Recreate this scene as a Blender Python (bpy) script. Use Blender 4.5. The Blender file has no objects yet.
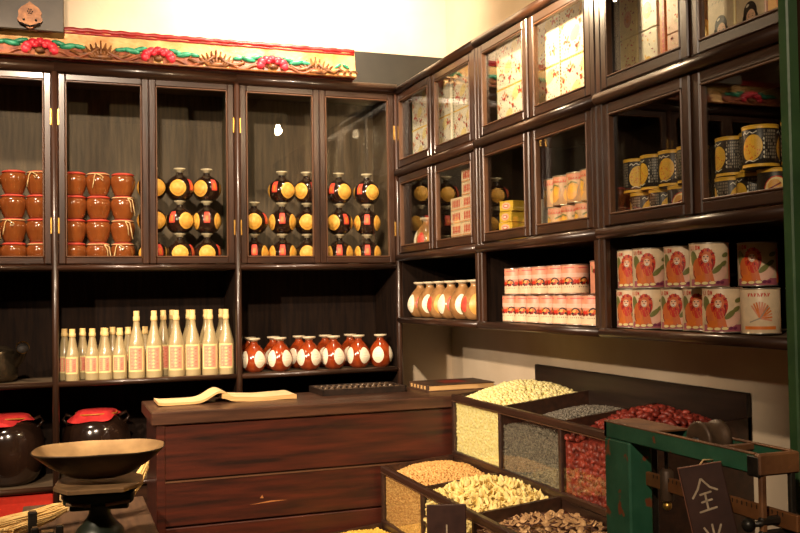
import bpy, math, random
import numpy as np
from math import pi, sin, cos, sqrt, atan2
from mathutils import Vector, Matrix, noise
random.seed(11)
S = bpy.context.scene
COL = S.collection

# ------------------------------------------------------------------ materials
def srgb(r, g, b):
    f = lambda c: ((c/255+.055)/1.055)**2.4 if c > 10 else c/255/12.92
    return (f(r), f(g), f(b), 1)

def base_mat(name):
    m = bpy.data.materials.new(name); m.use_nodes = True
    nt = m.node_tree
    return m, nt, nt.nodes['Principled BSDF'], nt.nodes.new

def link(nt, a, b): nt.links.new(a, b)

def coords(nt, scale=(1, 1, 1)):
    tc = nt.nodes.new('ShaderNodeTexCoord'); mp = nt.nodes.new('ShaderNodeMapping')
    mp.inputs['Scale'].default_value = scale
    link(nt, tc.outputs['Object'], mp.inputs['Vector'])
    return mp.outputs['Vector']

def noise_mat(name, c1, c2, scale=8, rough=.5, metal=0, bump=0, bscale=None, coat=0, sc3=(1, 1, 1), detail=4, lo=.35, hi=.65, spec=None, trans=0, sss=0):
    m, nt, bs, new = base_mat(name)
    v = coords(nt, sc3)
    n = new('ShaderNodeTexNoise'); n.inputs['Scale'].default_value = scale; n.inputs['Detail'].default_value = detail
    link(nt, v, n.inputs['Vector'])
    cr = new('ShaderNodeValToRGB'); cr.color_ramp.elements[0].position = lo; cr.color_ramp.elements[1].position = hi
    cr.color_ramp.elements[0].color = c1; cr.color_ramp.elements[1].color = c2
    link(nt, n.outputs['Fac'], cr.inputs['Fac']); link(nt, cr.outputs['Color'], bs.inputs['Base Color'])
    bs.inputs['Roughness'].default_value = rough; bs.inputs['Metallic'].default_value = metal
    bs.inputs['Coat Weight'].default_value = coat; bs.inputs['Coat Roughness'].default_value = .12
    if spec is not None: bs.inputs['Specular IOR Level'].default_value = spec
    if trans: bs.inputs['Transmission Weight'].default_value = trans
    if sss:
        bs.inputs['Subsurface Weight'].default_value = sss; bs.inputs['Subsurface Radius'].default_value = (.01, .006, .003)
    if bump:
        n2 = new('ShaderNodeTexNoise'); n2.inputs['Scale'].default_value = bscale or scale*3; n2.inputs['Detail'].default_value = 5
        link(nt, v, n2.inputs['Vector'])
        b = new('ShaderNodeBump'); b.inputs['Strength'].default_value = bump; b.inputs['Distance'].default_value = .004
        link(nt, n2.outputs['Fac'], b.inputs['Height']); link(nt, b.outputs['Normal'], bs.inputs['Normal'])
    return m

def flat(name, c, rough=.5, metal=0):
    return noise_mat(name, c, tuple(x*.88 for x in c[:3])+(1,), 60, rough, metal)

def wood(name, c1, c2, axis='x', rough=.33, coat=.25, scale=1):
    sc = {'x': (1.2, 14, 14), 'y': (14, 1.2, 14), 'z': (14, 14, 1.2)}[axis]
    return noise_mat(name, c1, c2, 3.2*scale, rough, 0, .12, 9, coat, sc, 6, .3, .7)

WD1, WD2 = srgb(34, 21, 14), srgb(64, 39, 25)
M = {}
for ax in 'xyz':
    M['wood_'+ax] = wood('dark_wood_'+ax, WD1, WD2, ax)
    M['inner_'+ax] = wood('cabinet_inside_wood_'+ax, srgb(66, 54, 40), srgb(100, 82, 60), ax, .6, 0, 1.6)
M['dull'] = wood('dull_black_wood', srgb(26, 18, 13), srgb(44, 30, 22), 'y', .45, .1)
M['bin'] = wood('bin_dark_wood', srgb(36, 22, 15), srgb(62, 37, 24), 'y', .4, .2)
M['counter'] = wood('red_brown_counter_wood', srgb(34, 18, 12), srgb(80, 33, 19), 'x', .4, .2, .9)
M['countertop'] = wood('counter_top_wood', srgb(46, 29, 20), srgb(86, 55, 38), 'x', .4, .15)
M['scar'] = flat('pale_scratch', srgb(170, 110, 60), .6)
M['edge'] = flat('pale_highlight_edge', srgb(92, 62, 42), .35)  # edge highlight painted in as a paler brown
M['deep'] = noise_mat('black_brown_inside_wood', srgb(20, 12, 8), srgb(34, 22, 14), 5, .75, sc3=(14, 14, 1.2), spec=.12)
M['wall'] = noise_mat('cream_plaster', srgb(216, 196, 166), srgb(228, 210, 182), 3, .9, 0, .15, 60)
M['floor'] = wood('floor_boards', srgb(60, 40, 28), srgb(80, 55, 38), 'y', .5, .1)
M['ceil'] = noise_mat('ceiling_paint', srgb(70, 62, 52), srgb(80, 70, 60), 3, .9)
M['brass'] = noise_mat('brass', srgb(200, 150, 70), srgb(225, 180, 95), 20, .35, .9)
M['steel'] = noise_mat('tin_metal', srgb(190, 185, 170), srgb(210, 205, 195), 30, .3, .9)
M['red'] = noise_mat('red_panel_paint', srgb(185, 12, 22), srgb(200, 18, 28), 8, .6)
M['redcloth'] = noise_mat('red_cloth', srgb(190, 28, 34), srgb(215, 52, 48), 30, .8, 0, .4, 120)
M['gold'] = noise_mat('gold_leaf_paint', srgb(176, 126, 66), srgb(222, 180, 116), 10, .42, .2, .5, 60)
M['scroll'] = noise_mat('brown_gilt_carving', srgb(84, 46, 24), srgb(140, 88, 42), 40, .45, .1, .5, 80)
M['lacquer'] = noise_mat('red_lacquer', srgb(130, 22, 22), srgb(165, 35, 30), 30, .4, 0, .3, 90)
M['redbrown'] = noise_mat('red_brown_band', srgb(108, 48, 26), srgb(160, 86, 42), 25, .45, 0, .3, 90)
M['cover'+'_cloth'] = noise_mat('faded_red_cover', srgb(168, 50, 42), srgb(190, 80, 62), 30, .7, 0, .3, 120)
M['pink'] = noise_mat('crimson_petals', srgb(205, 25, 48), srgb(225, 60, 75), 50, .4)
M['leaf'] = noise_mat('green_leaves', srgb(12, 110, 75), srgb(60, 165, 125), 50, .4)
M['charcoal'] = noise_mat('charcoal_board', srgb(66, 58, 48), srgb(78, 70, 58), 10, .5)
M['black'] = noise_mat('black_board', srgb(36, 33, 24), srgb(46, 42, 32), 6, .6)
M['copper'] = noise_mat('old_copper', srgb(112, 70, 36), srgb(150, 98, 54), 40, .45, .3, .3, 100)
M['hole'] = flat('dark_hole', srgb(20, 14, 10), .8)
# crockery
M['jar'] = noise_mat('orange_brown_glaze', srgb(122, 62, 28), srgb(150, 82, 38), 14, .16, 0, 0, None, .5)
M['blackglaze'] = noise_mat('black_glaze', srgb(24, 14, 11), srgb(44, 24, 18), 10, .12, 0, 0, None, .6)
M['darkglaze'] = noise_mat('dark_brown_glaze', srgb(30, 19, 14), srgb(52, 34, 24), 6, .14, 0, .05, 20, .6)
M['brownglaze'] = noise_mat('russet_glaze', srgb(120, 42, 15), srgb(164, 68, 26), 20, .16, 0, .1, 60, .5)
M['sandglaze'] = noise_mat('sand_glaze', srgb(140, 98, 56), srgb(178, 134, 84), 24, .2, 0, .1, 60, .4)
M['lip'] = noise_mat('cream_lip', srgb(190, 175, 145), srgb(215, 200, 170), 30, .4)
M['label_w'] = noise_mat('cream_label', srgb(240, 228, 200), srgb(248, 238, 212), 30, .5)
M['label_y'] = noise_mat('yellow_label', srgb(226, 160, 60), srgb(240, 185, 85), 60, .5)
M['label_y2'] = noise_mat('ochre_ring', srgb(190, 120, 40), srgb(210, 140, 55), 60, .5)
M['label_r'] = noise_mat('red_label', srgb(205, 60, 48), srgb(222, 80, 60), 60, .5)
M['cord'] = noise_mat('straw_cord', srgb(200, 165, 110), srgb(225, 195, 145), 80, .8)
M['frost'] = noise_mat('frosted_glass', srgb(176, 156, 112), srgb(196, 178, 134), 4, .28, 0, 0, None, .3, trans=.2)
M['cap'] = noise_mat('paper_cap', srgb(226, 190, 120), srgb(238, 208, 145), 60, .6)
M['lab_pink'] = noise_mat('salmon_print', srgb(232, 138, 112), srgb(240, 156, 130), 60, .6)
M['iron'] = noise_mat('dark_iron', srgb(32, 30, 26), srgb(56, 50, 42), 30, .4, .5, .2, 80)
M['pewter'] = noise_mat('pewter', srgb(56, 48, 38), srgb(92, 80, 62), 12, .25, .8)
M['pan'] = noise_mat('tarnished_brass_pan', srgb(138, 110, 74), srgb(186, 152, 104), 10, .4, .35, .12, 40)
M['pan_outside'] = noise_mat('shade_toned_pan_outside', srgb(50, 38, 26), srgb(78, 60, 40), 12, .4, .5, .12, 40)  # shade on the pan's outside put into a darker colour
M['plate'] = noise_mat('rusty_plate', srgb(108, 84, 58), srgb(148, 116, 80), 18, .45, .4, .1, 60)
M['iron_green'] = noise_mat('black_green_iron', srgb(18, 26, 19), srgb(36, 44, 32), 20, .4, .2, .1, 60)
M['straw'] = noise_mat('straw', srgb(205, 165, 95), srgb(230, 195, 125), 40, .7)
M['table'] = wood('grey_brown_table', srgb(70, 52, 38), srgb(106, 80, 58), 'y', .55, 0)
M['paper'] = noise_mat('aged_paper', srgb(226, 196, 142), srgb(238, 212, 162), 12, .8)
M['paper2'] = noise_mat('paper_edges', srgb(190, 145, 88), srgb(220, 180, 120), 8, .8, sc3=(1, 1, 60))
M['cover'] = noise_mat('dark_book_cover', srgb(66, 48, 36), srgb(92, 66, 46), 20, .5)
M['bead'] = noise_mat('abacus_beads', srgb(70, 55, 42), srgb(112, 90, 68), 30, .25, 0, 0, None, .4)
M['green_post'] = noise_mat('dull_green_paint', srgb(38, 66, 36), srgb(52, 84, 46), 10, .5, 0, .2, 60)
def chipped(name, c1, c2, rust):
    m = noise_mat(name, c1, c2, 12, .5, 0, .2, 60); nt = m.node_tree; bs = nt.nodes['Principled BSDF']
    src = bs.inputs['Base Color'].links[0].from_socket
    n = nt.nodes.new('ShaderNodeTexNoise'); n.inputs['Scale'].default_value = 26; n.inputs['Detail'].default_value = 6
    link(nt, coords(nt), n.inputs['Vector'])
    cr = nt.nodes.new('ShaderNodeValToRGB'); cr.color_ramp.elements[0].position = .63; cr.color_ramp.elements[1].position = .66
    mx = nt.nodes.new('ShaderNodeMix'); mx.data_type = 'RGBA'
    link(nt, n.outputs['Fac'], cr.inputs['Fac']); link(nt, cr.outputs['Color'], mx.inputs['Factor']); link(nt, src, mx.inputs[6]); mx.inputs[7].default_value = rust
    link(nt, mx.outputs[2], bs.inputs['Base Color'])
    return m
M['green'] = chipped('chipped_green_paint', srgb(32, 82, 58), srgb(50, 100, 74), srgb(120, 66, 38))
M['rust'] = noise_mat('rusty_top', srgb(92, 58, 34), srgb(130, 88, 52), 16, .6, .1, .3, 70)
M['chip'] = noise_mat('rust_chips', srgb(130, 64, 34), srgb(160, 84, 44), 60, .7)
M['oldwheel'] = noise_mat('worn_iron_roller', srgb(60, 46, 34), srgb(92, 72, 54), 20, .5, .3, .2, 60)
M['beam'] = noise_mat('brown_brass_beam', srgb(112, 72, 40), srgb(138, 92, 54), 20, .45, .4)
M['sign'] = noise_mat('dark_sign_board', srgb(48, 28, 22), srgb(64, 40, 32), 20, .5)
M['ink'] = noise_mat('grey_brush_strokes', srgb(150, 132, 108), srgb(178, 160, 132), 80, .7)
M['signedge'] = flat('worn_sign_edge', srgb(120, 76, 56), .6)
# foods
M['bean'] = noise_mat('pale_yellow_seeds', srgb(236, 218, 140), srgb(248, 236, 176), 60, .6)
M['wheat'] = noise_mat('golden_brown_kernels', srgb(186, 136, 72), srgb(228, 184, 112), 90, .6)
M['grey'] = noise_mat('grey_seeds', srgb(72, 68, 60), srgb(138, 130, 114), 120, .6)
M['date'] = noise_mat('red_dates', srgb(96, 28, 22), srgb(160, 62, 46), 40, .45, 0, .5, 140)
M['slice'] = noise_mat('pale_yellow_slices', srgb(232, 204, 120), srgb(246, 226, 160), 40, .6, 0, .3, 120)
M['brown_slice'] = noise_mat('brown_slices', srgb(158, 118, 76), srgb(218, 180, 128), 50, .6, 0, .4, 100)
M['slice_rim'] = flat('dark_slice_rim', srgb(80, 46, 26), .7)
M['corn'] = noise_mat('yellow_maize', srgb(215, 170, 60), srgb(235, 200, 90), 60, .5)
# print inks
INK = dict(tan=(206, 164, 124), cream=(232, 208, 170), white=(244, 236, 216), lionc=(214, 112, 56), orange=(222, 120, 44), red=(206, 52, 34), maroon=(130, 30, 22), purple=(120, 48, 80),
           olive=(120, 122, 66), yellow=(236, 184, 60), dark=(34, 26, 22), pinkp=(236, 190, 165), rose=(216, 84, 84), navy=(62, 62, 110),
           pale=(248, 226, 160), skin=(244, 196, 160), hair=(40, 32, 34), mango=(236, 172, 84), salmon=(222, 148, 116), grape=(176, 96, 110), box=(222, 180, 60), gray=(160, 148, 130))
for k, c in INK.items(): M[k] = flat('ink_'+k, srgb(*c), .42)

def thin_glass():
    m, nt, bs, new = base_mat('thin_pane_glass')
    nt.nodes.remove(bs)
    lw = new('ShaderNodeLayerWeight'); lw.inputs['Blend'].default_value = .5          # Schlick reflectance, the same from both faces
    pw = new('ShaderNodeMath'); pw.operation = 'POWER'; pw.inputs[1].default_value = 4.2
    link(nt, lw.outputs['Facing'], pw.inputs[0])
    fr = new('ShaderNodeMath'); fr.operation = 'MULTIPLY_ADD'; fr.inputs[1].default_value = .9; fr.inputs[2].default_value = .04
    link(nt, pw.outputs[0], fr.inputs[0])
    tr = new('ShaderNodeBsdfTransparent'); tr.inputs['Color'].default_value = (.97, .98, .96, 1)
    gl = new('ShaderNodeBsdfGlossy'); gl.inputs['Roughness'].default_value = .0
    mx = new('ShaderNodeMixShader')
    link(nt, fr.outputs[0], mx.inputs['Fac']); link(nt, tr.outputs[0], mx.inputs[1]); link(nt, gl.outputs[0], mx.inputs[2])
    link(nt, mx.outputs[0], nt.nodes['Material Output'].inputs['Surface'])
    return m
M['glass'] = thin_glass()

def emit(name, c, s):
    m, nt, bs, new = base_mat(name)
    bs.inputs['Base Color'].default_value = c
    bs.inputs['Emission Color'].default_value = c; bs.inputs['Emission Strength'].default_value = s
    return m
M['bulb'] = emit('glowing_bulb', (1, .74, .45, 1), 1700)

# ------------------------------------------------------------------ mesh builder
class MB:
    def __init__(s): s.v = []; s.f = []; s.m = []; s.sm = []; s.mats = []; s.xf = None
    def add(s, vs, fs, mat, smooth=False):
        o = len(s.v)
        if s.xf is not None: vs = [tuple(s.xf @ Vector(p)) for p in vs]
        s.v += [tuple(p) for p in vs]
        if mat not in s.mats: s.mats.append(mat)
        k = s.mats.index(mat)
        for f in fs:
            s.f.append([i+o for i in f]); s.m.append(k); s.sm.append(smooth)
        return s
    def box(s, x0, x1, y0, y1, z0, z1, mat, bev=.002):
        x0, x1 = min(x0, x1), max(x0, x1); y0, y1 = min(y0, y1), max(y0, y1); z0, z1 = min(z0, z1), max(z0, z1)
        bev = min(bev, (x1-x0)*.4, (y1-y0)*.4, (z1-z0)*.4)
        if bev <= 0: bev = 1e-5
        X = (x0, x1); Y = (y0, y1); Z = (z0, z1)
        vs = []; idx = {}
        for i in (0, 1):
            for j in (0, 1):
                for k in (0, 1):
                    dx = bev*(1-2*i); dy = bev*(1-2*j); dz = bev*(1-2*k)
                    idx[i, j, k, 0] = len(vs); vs.append((X[i], Y[j]+dy, Z[k]+dz))
                    idx[i, j, k, 1] = len(vs); vs.append((X[i]+dx, Y[j], Z[k]+dz))
                    idx[i, j, k, 2] = len(vs); vs.append((X[i]+dx, Y[j]+dy, Z[k]))
        fs = []
        for i in (0, 1):
            q = [idx[i, 0, 0, 0], idx[i, 1, 0, 0], idx[i, 1, 1, 0], idx[i, 0, 1, 0]]; fs.append(q if i else q[::-1])
            q = [idx[0, i, 0, 1], idx[1, i, 0, 1], idx[1, i, 1, 1], idx[0, i, 1, 1]]; fs.append(q[::-1] if i else q)
            q = [idx[0, 0, i, 2], idx[1, 0, i, 2], idx[1, 1, i, 2], idx[0, 1, i, 2]]; fs.append(q if i else q[::-1])
        for a in (0, 1):
            for b in (0, 1):
                q = [idx[0, a, b, 1], idx[1, a, b, 1], idx[1, a, b, 2], idx[0, a, b, 2]]; fs.append(q if (a == b) else q[::-1])
                q = [idx[a, 0, b, 0], idx[a, 1, b, 0], idx[a, 1, b, 2], idx[a, 0, b, 2]]; fs.append(q[::-1] if (a == b) else q)
                q = [idx[a, b, 0, 0], idx[a, b, 1, 0], idx[a, b, 1, 1], idx[a, b, 0, 1]]; fs.append(q if (a == b) else q[::-1])
        for i in (0, 1):
            for j in (0, 1):
                for k in (0, 1):
                    t = [idx[i, j, k, 0], idx[i, j, k, 1], idx[i, j, k, 2]]
                    fs.append(t if (i+j+k) % 2 else t[::-1])
        return s.add(vs, fs, mat)
    def lathe(s, prof, mat, c=(0, 0, 0), seg=28, smooth=True, sx=1, sy=1):
        vs = []; fs = []; n = len(prof)
        for r, z in prof:
            for k in range(seg):
                a = 2*pi*k/seg; vs.append((c[0]+r*cos(a)*sx, c[1]+r*sin(a)*sy, c[2]+z))
        for i in range(n-1):
            for k in range(seg):
                k2 = (k+1) % seg
                fs.append((i*seg+k, i*seg+k2, (i+1)*seg+k2, (i+1)*seg+k))
        if prof[0][0] > 1e-6: fs.append(tuple(range(seg))[::-1])
        if prof[-1][0] > 1e-6: fs.append(tuple((n-1)*seg+k for k in range(seg)))
        return s.add(vs, fs, mat, smooth)
    def tube(s, pts, r, mat, seg=8, smooth=True, cap=True):
        pts = [Vector(p) for p in pts]; n = len(pts); vs = []; fs = []
        rs = r if isinstance(r, (list, tuple)) else [r]*n
        up = Vector((0, 0, 1)); t0 = (pts[1]-pts[0]).normalized()
        if abs(t0.dot(up)) > .9: up = Vector((1, 0, 0))
        for i, p in enumerate(pts):
            t = (pts[min(i+1, n-1)]-pts[max(i-1, 0)]).normalized()
            a = t.cross(up).normalized(); b = a.cross(t).normalized(); up = b
            for k in range(seg):
                th = 2*pi*k/seg; vs.append(p+(a*cos(th)+b*sin(th))*rs[i])
        for i in range(n-1):
            for k in range(seg):
                k2 = (k+1) % seg
                fs.append((i*seg+k, (i+1)*seg+k, (i+1)*seg+k2, i*seg+k2))
        if cap: fs.append(tuple(range(seg))); fs.append(tuple((n-1)*seg+k for k in range(seg))[::-1])
        return s.add(vs, fs, mat, smooth)
    def ball(s, c, r, mat, seg=14, ring=8, sx=1, sy=1, sz=1):
        prof = [(max(r*sin(pi*i/ring), 1e-5), -r*cos(pi*i/ring)*sz) for i in range(ring+1)]
        return s.lathe(prof, mat, c, seg, True, sx, sy)
    def prism(s, pts, y0, y1, mat):           # outline in x/z, thickness along y
        n = len(pts)
        vs = [(p[0], y0, p[1]) for p in pts]+[(p[0], y1, p[1]) for p in pts]
        fs = [tuple(range(n)), tuple(range(2*n-1, n-1, -1))]+[((i+1) % n, i, n+i, n+(i+1) % n) for i in range(n)]
        return s.add(vs, fs, mat)
    # --- prints laid on a surface: mp(u, v, layer) -> point
    def d_ell(s, mp, cu, cv, ru, rv, mat, k=1, rot=0, rings=4, seg=20):
        vs = [mp(cu, cv, k)]; fs = []
        for i in range(1, rings+1):
            for j in range(seg):
                a = 2*pi*j/seg; x = ru*i/rings*cos(a); y = rv*i/rings*sin(a)
                vs.append(mp(cu+x*cos(rot)-y*sin(rot), cv+x*sin(rot)+y*cos(rot), k))
        for j in range(seg): fs.append((0, 1+j, 1+(j+1) % seg))
        for i in range(rings-1):
            for j in range(seg):
                a = 1+i*seg+j; b = 1+i*seg+(j+1) % seg
                fs.append((a, a+seg, b+seg, b))
        return s.add(vs, fs, mat, True)
    def d_rect(s, mp, u0, u1, v0, v1, mat, k=1, n=8, m=1):
        vs = [mp(u0+(u1-u0)*i/n, v0+(v1-v0)*j/m, k) for j in range(m+1) for i in range(n+1)]
        fs = [(j*(n+1)+i, j*(n+1)+i+1, (j+1)*(n+1)+i+1, (j+1)*(n+1)+i) for j in range(m) for i in range(n)]
        return s.add(vs, fs, mat, True)
    def d_line(s, mp, pts, w, mat, k=1):
        for (a, b), (c, d) in zip(pts[:-1], pts[1:]):
            L = sqrt((c-a)**2+(d-b)**2) or 1e-6; nx, ny = -(d-b)/L*w/2, (c-a)/L*w/2
            N = 3
            vs = []
            for i in range(N+1):
                t = i/N; x = a+(c-a)*t; y = b+(d-b)*t
                vs += [mp(x+nx, y+ny, k), mp(x-nx, y-ny, k)]
            s.add(vs, [(2*i, 2*i+1, 2*i+3, 2*i+2) for i in range(N)], mat)
        return s
    def build(s, name, parent=None):
        me = bpy.data.meshes.new(name); me.from_pydata(s.v, [], s.f)
        for k in s.mats: me.materials.append(M[k])
        me.polygons.foreach_set('material_index', s.m); me.polygons.foreach_set('use_smooth', s.sm)
        me.update()
        o = bpy.data.objects.new(name, me); COL.objects.link(o)
        if parent: o.parent = parent
        return o

def cylmap(r, a0=0, off=.0004):
    return lambda u, v, k: ((r+off*k)*sin(u/r+a0), -(r+off*k)*cos(u/r+a0), v)
def lathemap(prof, a0=0, rb=.06, off=.0005):
    zs = [p[1] for p in prof]; rs = [p[0] for p in prof]
    def f(u, v, k):
        r = float(np.interp(v, zs, rs))+off*k; th = u/rb+a0
        return (r*sin(th), -r*cos(th), v)
    return f
def planemap(o, ux, uz, nrm, off=.0005):
    o, ux, uz, nrm = map(Vector, (o, ux, uz, nrm))
    return lambda u, v, k: tuple(o+ux*u+uz*v+nrm*off*k)
def smoothprof(pts, n=6):
    out = []
    P = [pts[0]]+list(pts)+[pts[-1]]
    for i in range(1, len(P)-2):
        p0, p1, p2, p3 = P[i-1], P[i], P[i+1], P[i+2]
        for k in range(n):
            t = k/n
            out.append(tuple(max(1e-5 if d == 0 else -9, .5*((2*p1[d])+(-p0[d]+p2[d])*t+(2*p0[d]-5*p1[d]+4*p2[d]-p3[d])*t*t+(-p0[d]+3*p1[d]-3*p2[d]+p3[d])*t**3)) for d in (0, 1)))
    out.append(tuple(pts[-1]))
    return out

# ------------------------------------------------------------------ scene helpers
def tag(o, label=None, cat=None, group=None, kind=None):
    if label: o['label'] = label
    if cat: o['category'] = cat
    if group: o['group'] = group
    if kind: o['kind'] = kind
    return o
def thing(name, label, cat, loc=(0, 0, 0), rz=0, group=None, rx=0, ry=0):
    o = bpy.data.objects.new(name, None); COL.objects.link(o); o.empty_display_size = .05
    o.location = loc; o.rotation_euler = (rx, ry, rz)
    return tag(o, label, cat, group)
def copy_tree(o, parent=None):
    c = o.copy(); COL.objects.link(c)
    c.parent = parent
    for ch in [x for x in KIDS.get(o.name, [])]: copy_tree(ch, c)
    return c
KIDS = {}
def finish(o):                       # remember children for quick copying
    for x in COL.objects:
        if x.parent: KIDS.setdefault(x.parent.name, [])
        if x.parent and x not in KIDS[x.parent.name]: KIDS[x.parent.name].append(x)
    return o
class Kind:
    """first place() moves the original, later ones copy it"""
    def __init__(s, root): s.root = root; s.used = False; finish(root)
    def place(s, loc, rz, label, group=None, rot=None, scale=None):
        o = copy_tree(s.root) if s.used else s.root
        s.used = True
        o.location = loc; o.rotation_euler = rot if rot else (0, 0, rz)
        if scale: o.scale = (scale,)*3
        tag(o, label, None, group)
        return o
ORD = ['first', 'second', 'third', 'fourth', 'fifth', 'sixth', 'seventh', 'eighth', 'ninth', 'tenth', 'eleventh', 'twelfth', 'thirteenth']

# ------------------------------------------------------------------ the room
XW, YW = .42, .345
def struct(name, mb):
    return tag(mb.build(name), kind='structure')
struct('floor', MB().box(-5.6, XW+.1, -7.1, YW+.1, -.1, 0, 'floor'))
struct('wall_back', MB().box(-5.6, XW+.1, YW, YW+.1, 0, 3.6, 'wall'))
struct('wall_right', MB().box(XW, XW+.1, -7, YW, 0, 3.6, 'wall'))
struct('wall_left', MB().box(-5.7, -5.6, -7, YW+.1, 0, 3.6, 'wall'))
struct('wall_front', MB().box(-5.6, XW+.1, -7.1, -7, 0, 3.6, 'wall'))
struct('ceiling', MB().box(-5.7, XW+.1, -7.1, YW+.1, 3.6, 3.7, 'ceil'))

# ------------------------------------------------------------------ cabinets (local frame: x along the front, y into the wall)
def door(par, x0, x1, z0, z1, hinge, w=.03, y0=-.006, y1=.014, brass=True):
    m = MB()
    m.box(x0, x0+w, y0, y1, z0, z1, 'wood_z', .004); m.box(x1-w, x1, y0, y1, z0, z1, 'wood_z', .004)
    m.box(x0+w, x1-w, y0, y1, z1-w, z1, 'wood_x', .004); m.box(x0+w, x1-w, y0, y1, z0, z0+w, 'wood_x', .004)
    b = .006                                             # inner bead, its thin highlight put into a paler colour
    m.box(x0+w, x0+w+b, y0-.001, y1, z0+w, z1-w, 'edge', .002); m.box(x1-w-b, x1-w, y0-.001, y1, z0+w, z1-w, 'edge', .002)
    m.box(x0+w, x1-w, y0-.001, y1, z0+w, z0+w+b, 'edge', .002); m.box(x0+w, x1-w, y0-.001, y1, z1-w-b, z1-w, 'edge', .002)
    d = m.build('door', par)
    MB().box(x0+w+b*.5, x1-w-b*.5, .004, .007, z0+w+b*.5, z1-w-b*.5, 'glass', 0).build('pane', d)
    hx = x0+.001 if hinge < 0 else x1-.001
    for f in ((.2, .77) if brass else ()):
        zc = z0+(z1-z0)*f
        MB().box(hx-.004, hx+.004, y0-.004, y0+.002, zc-.035, zc+.035, 'brass', .001).build('hinge', d)
    return d

def back_cabinet(name, label, x0, x1, red=False):
    c = thing(name, label, 'cabinet', (x0, 0, 0), 0, 'glass-doored cabinets along the back wall')
    w = x1-x0
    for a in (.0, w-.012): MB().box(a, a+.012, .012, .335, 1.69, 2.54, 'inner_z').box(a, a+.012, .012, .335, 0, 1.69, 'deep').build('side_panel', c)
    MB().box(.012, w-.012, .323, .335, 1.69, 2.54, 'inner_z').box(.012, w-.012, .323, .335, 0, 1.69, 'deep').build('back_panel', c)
    MB().box(0, w, -.0, .335, 2.54, 2.56, 'inner_x').build('top_panel', c)
    m = MB().tube([(0, -.004, 2.56), (w, -.004, 2.56)], .024, 'wood_x', 16); m.box(0, w, -.008, .03, 2.535, 2.545, 'wood_x')
    m.build('cornice', c)
    m = MB().tube([(w, -.004, 0), (w, -.004, 2.54)], .0145, 'wood_z', 12); m.build('post', c)
    for z in (1.684, 1.178, .731):
        s = MB().box(.012, w-.012, .004, .323, z-.01, z+.01, 'inner_x').build('shelf', c)
        MB().tube([(.01, -.001, z), (w-.012, -.001, z)], .0125, 'wood_x', 12).build('shelf_nosing', s)
    door(c, .014, w/2-.0005, 1.699, 2.534, -1)
    door(c, w/2+.0005, w-.014, 1.699, 2.534, 1)
    lp = MB().box(.014, w-.014, .004, .018, .08, .716, 'red' if red else 'wood_x').build('lower_panel', c)
    if red: lp['label'] = 'bright red lower panel'
    return c
back_cabinet('display_cabinet', 'glass-doored cabinet on the back wall with jar stacks, teapot and red lower panel', -2.385, -1.593, True)
back_cabinet('display_cabinet', 'back wall glass-doored cabinet above the row of pale labelled glass bottles', -1.593, -.798)
back_cabinet('display_cabinet', 'back wall cabinet in the corner with russet flasks on its open shelf', -.798, -.006)

def side_cabinet(label, ya, yb, first=False, last=False):
    c = thing('display_cabinet', label, 'cabinet', (0, ya, 0), -pi/2, 'hanging cabinets on the right wall')
    w = ya-yb; D = XW
    Z0, Z1 = 1.405, 2.53
    pl = .012 if first else .03
    pr_ = .03
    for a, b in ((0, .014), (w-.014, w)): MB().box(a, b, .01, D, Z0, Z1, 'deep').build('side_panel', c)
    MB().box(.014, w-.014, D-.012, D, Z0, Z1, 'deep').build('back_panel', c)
    MB().box(0, w, 0, D, Z1, Z1+.02, 'inner_x').build('top_panel', c)
    m = MB().tube([(0, -.004, 2.549), (w, -.004, 2.549)], .019, 'wood_x', 16); m.build('cornice', c)
    MB().box(0, pl, -.008, .016, Z0, Z1, 'wood_z', .004).build('stile', c)
    MB().box(w-pr_, w, -.008, .016, Z0, Z1, 'wood_z', .004).build('stile', c)
    for z, r in ((2.142, .019), (1.724, .018), (1.419, .0145)):
        s = MB().box(.014, w-.014, .0, D-.012, z-.004, z+r*.7, 'inner_x').build('shelf', c)
        MB().tube([(.003, -.006, z), (w-.003, -.006, z)], r, 'wood_x', 16).build('shelf_nosing', s)
    for z0, z1 in ((2.165, 2.527), (1.745, 2.12)):
        md = (pl+w-pr_)/2
        door(c, pl+.002, md-.001, z0, z1, -1, .033, -.010, .010, False)
        door(c, md+.001, w-pr_-.002, z0, z1, 1, .033, -.004, .016, False)
    return c
side_cabinet('hanging cabinet nearest the corner, with sand coloured flasks on its open bottom shelf', 0, -.928, True)
side_cabinet('middle hanging cabinet on the right wall, with two tiers of pink tins below', -.930, -1.810)
side_cabinet('hanging cabinet nearest the green post, with lion tins on its open shelf', -1.812, -2.722)

# ------------------------------------------------------------------ carved frieze, boards above the cabinets
fr = thing('carved_frieze', 'gilded carved frieze with crimson flowers lying along the top of the back cabinets', 'carving', (0, 0, 2.588))
def frieze_y(z): return -.052+.022*sin(min(z/.13, 1)*pi*.5+.1)+.16*(z-.07)**2
m = MB()
xs = np.linspace(-2.38, -.226, 90); zz = np.linspace(0, .128, 14)
vs = [(x, frieze_y(z)+.002*noise.noise((x*20, z*30, 1)), z) for z in zz for x in xs]
n = len(xs); fs = [(j*n+i, j*n+i+1, (j+1)*n+i+1, (j+1)*n+i) for j in range(len(zz)-1) for i in range(n-1)]
m.add(vs, fs, 'gold', True)
m.box(-2.38, -.226, -.024, .03, 0, .128, 'lacquer', .002)
m.build('panel', fr)
m = MB().tube([(x, -.022+.002*sin(x*40), .136+.002*sin(x*90)) for x in np.linspace(-2.38, -.228, 120)], .0125, 'lacquer', 8)
m.tube([(x, -.030, .121+.001*sin(x*70)) for x in np.linspace(-2.38, -.230, 80)], .005, 'lacquer', 6)
m.build('top_moulding', fr)
def fm(u, v, k): return (u, frieze_y(v)-.001*k, v)
m = MB()
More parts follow.
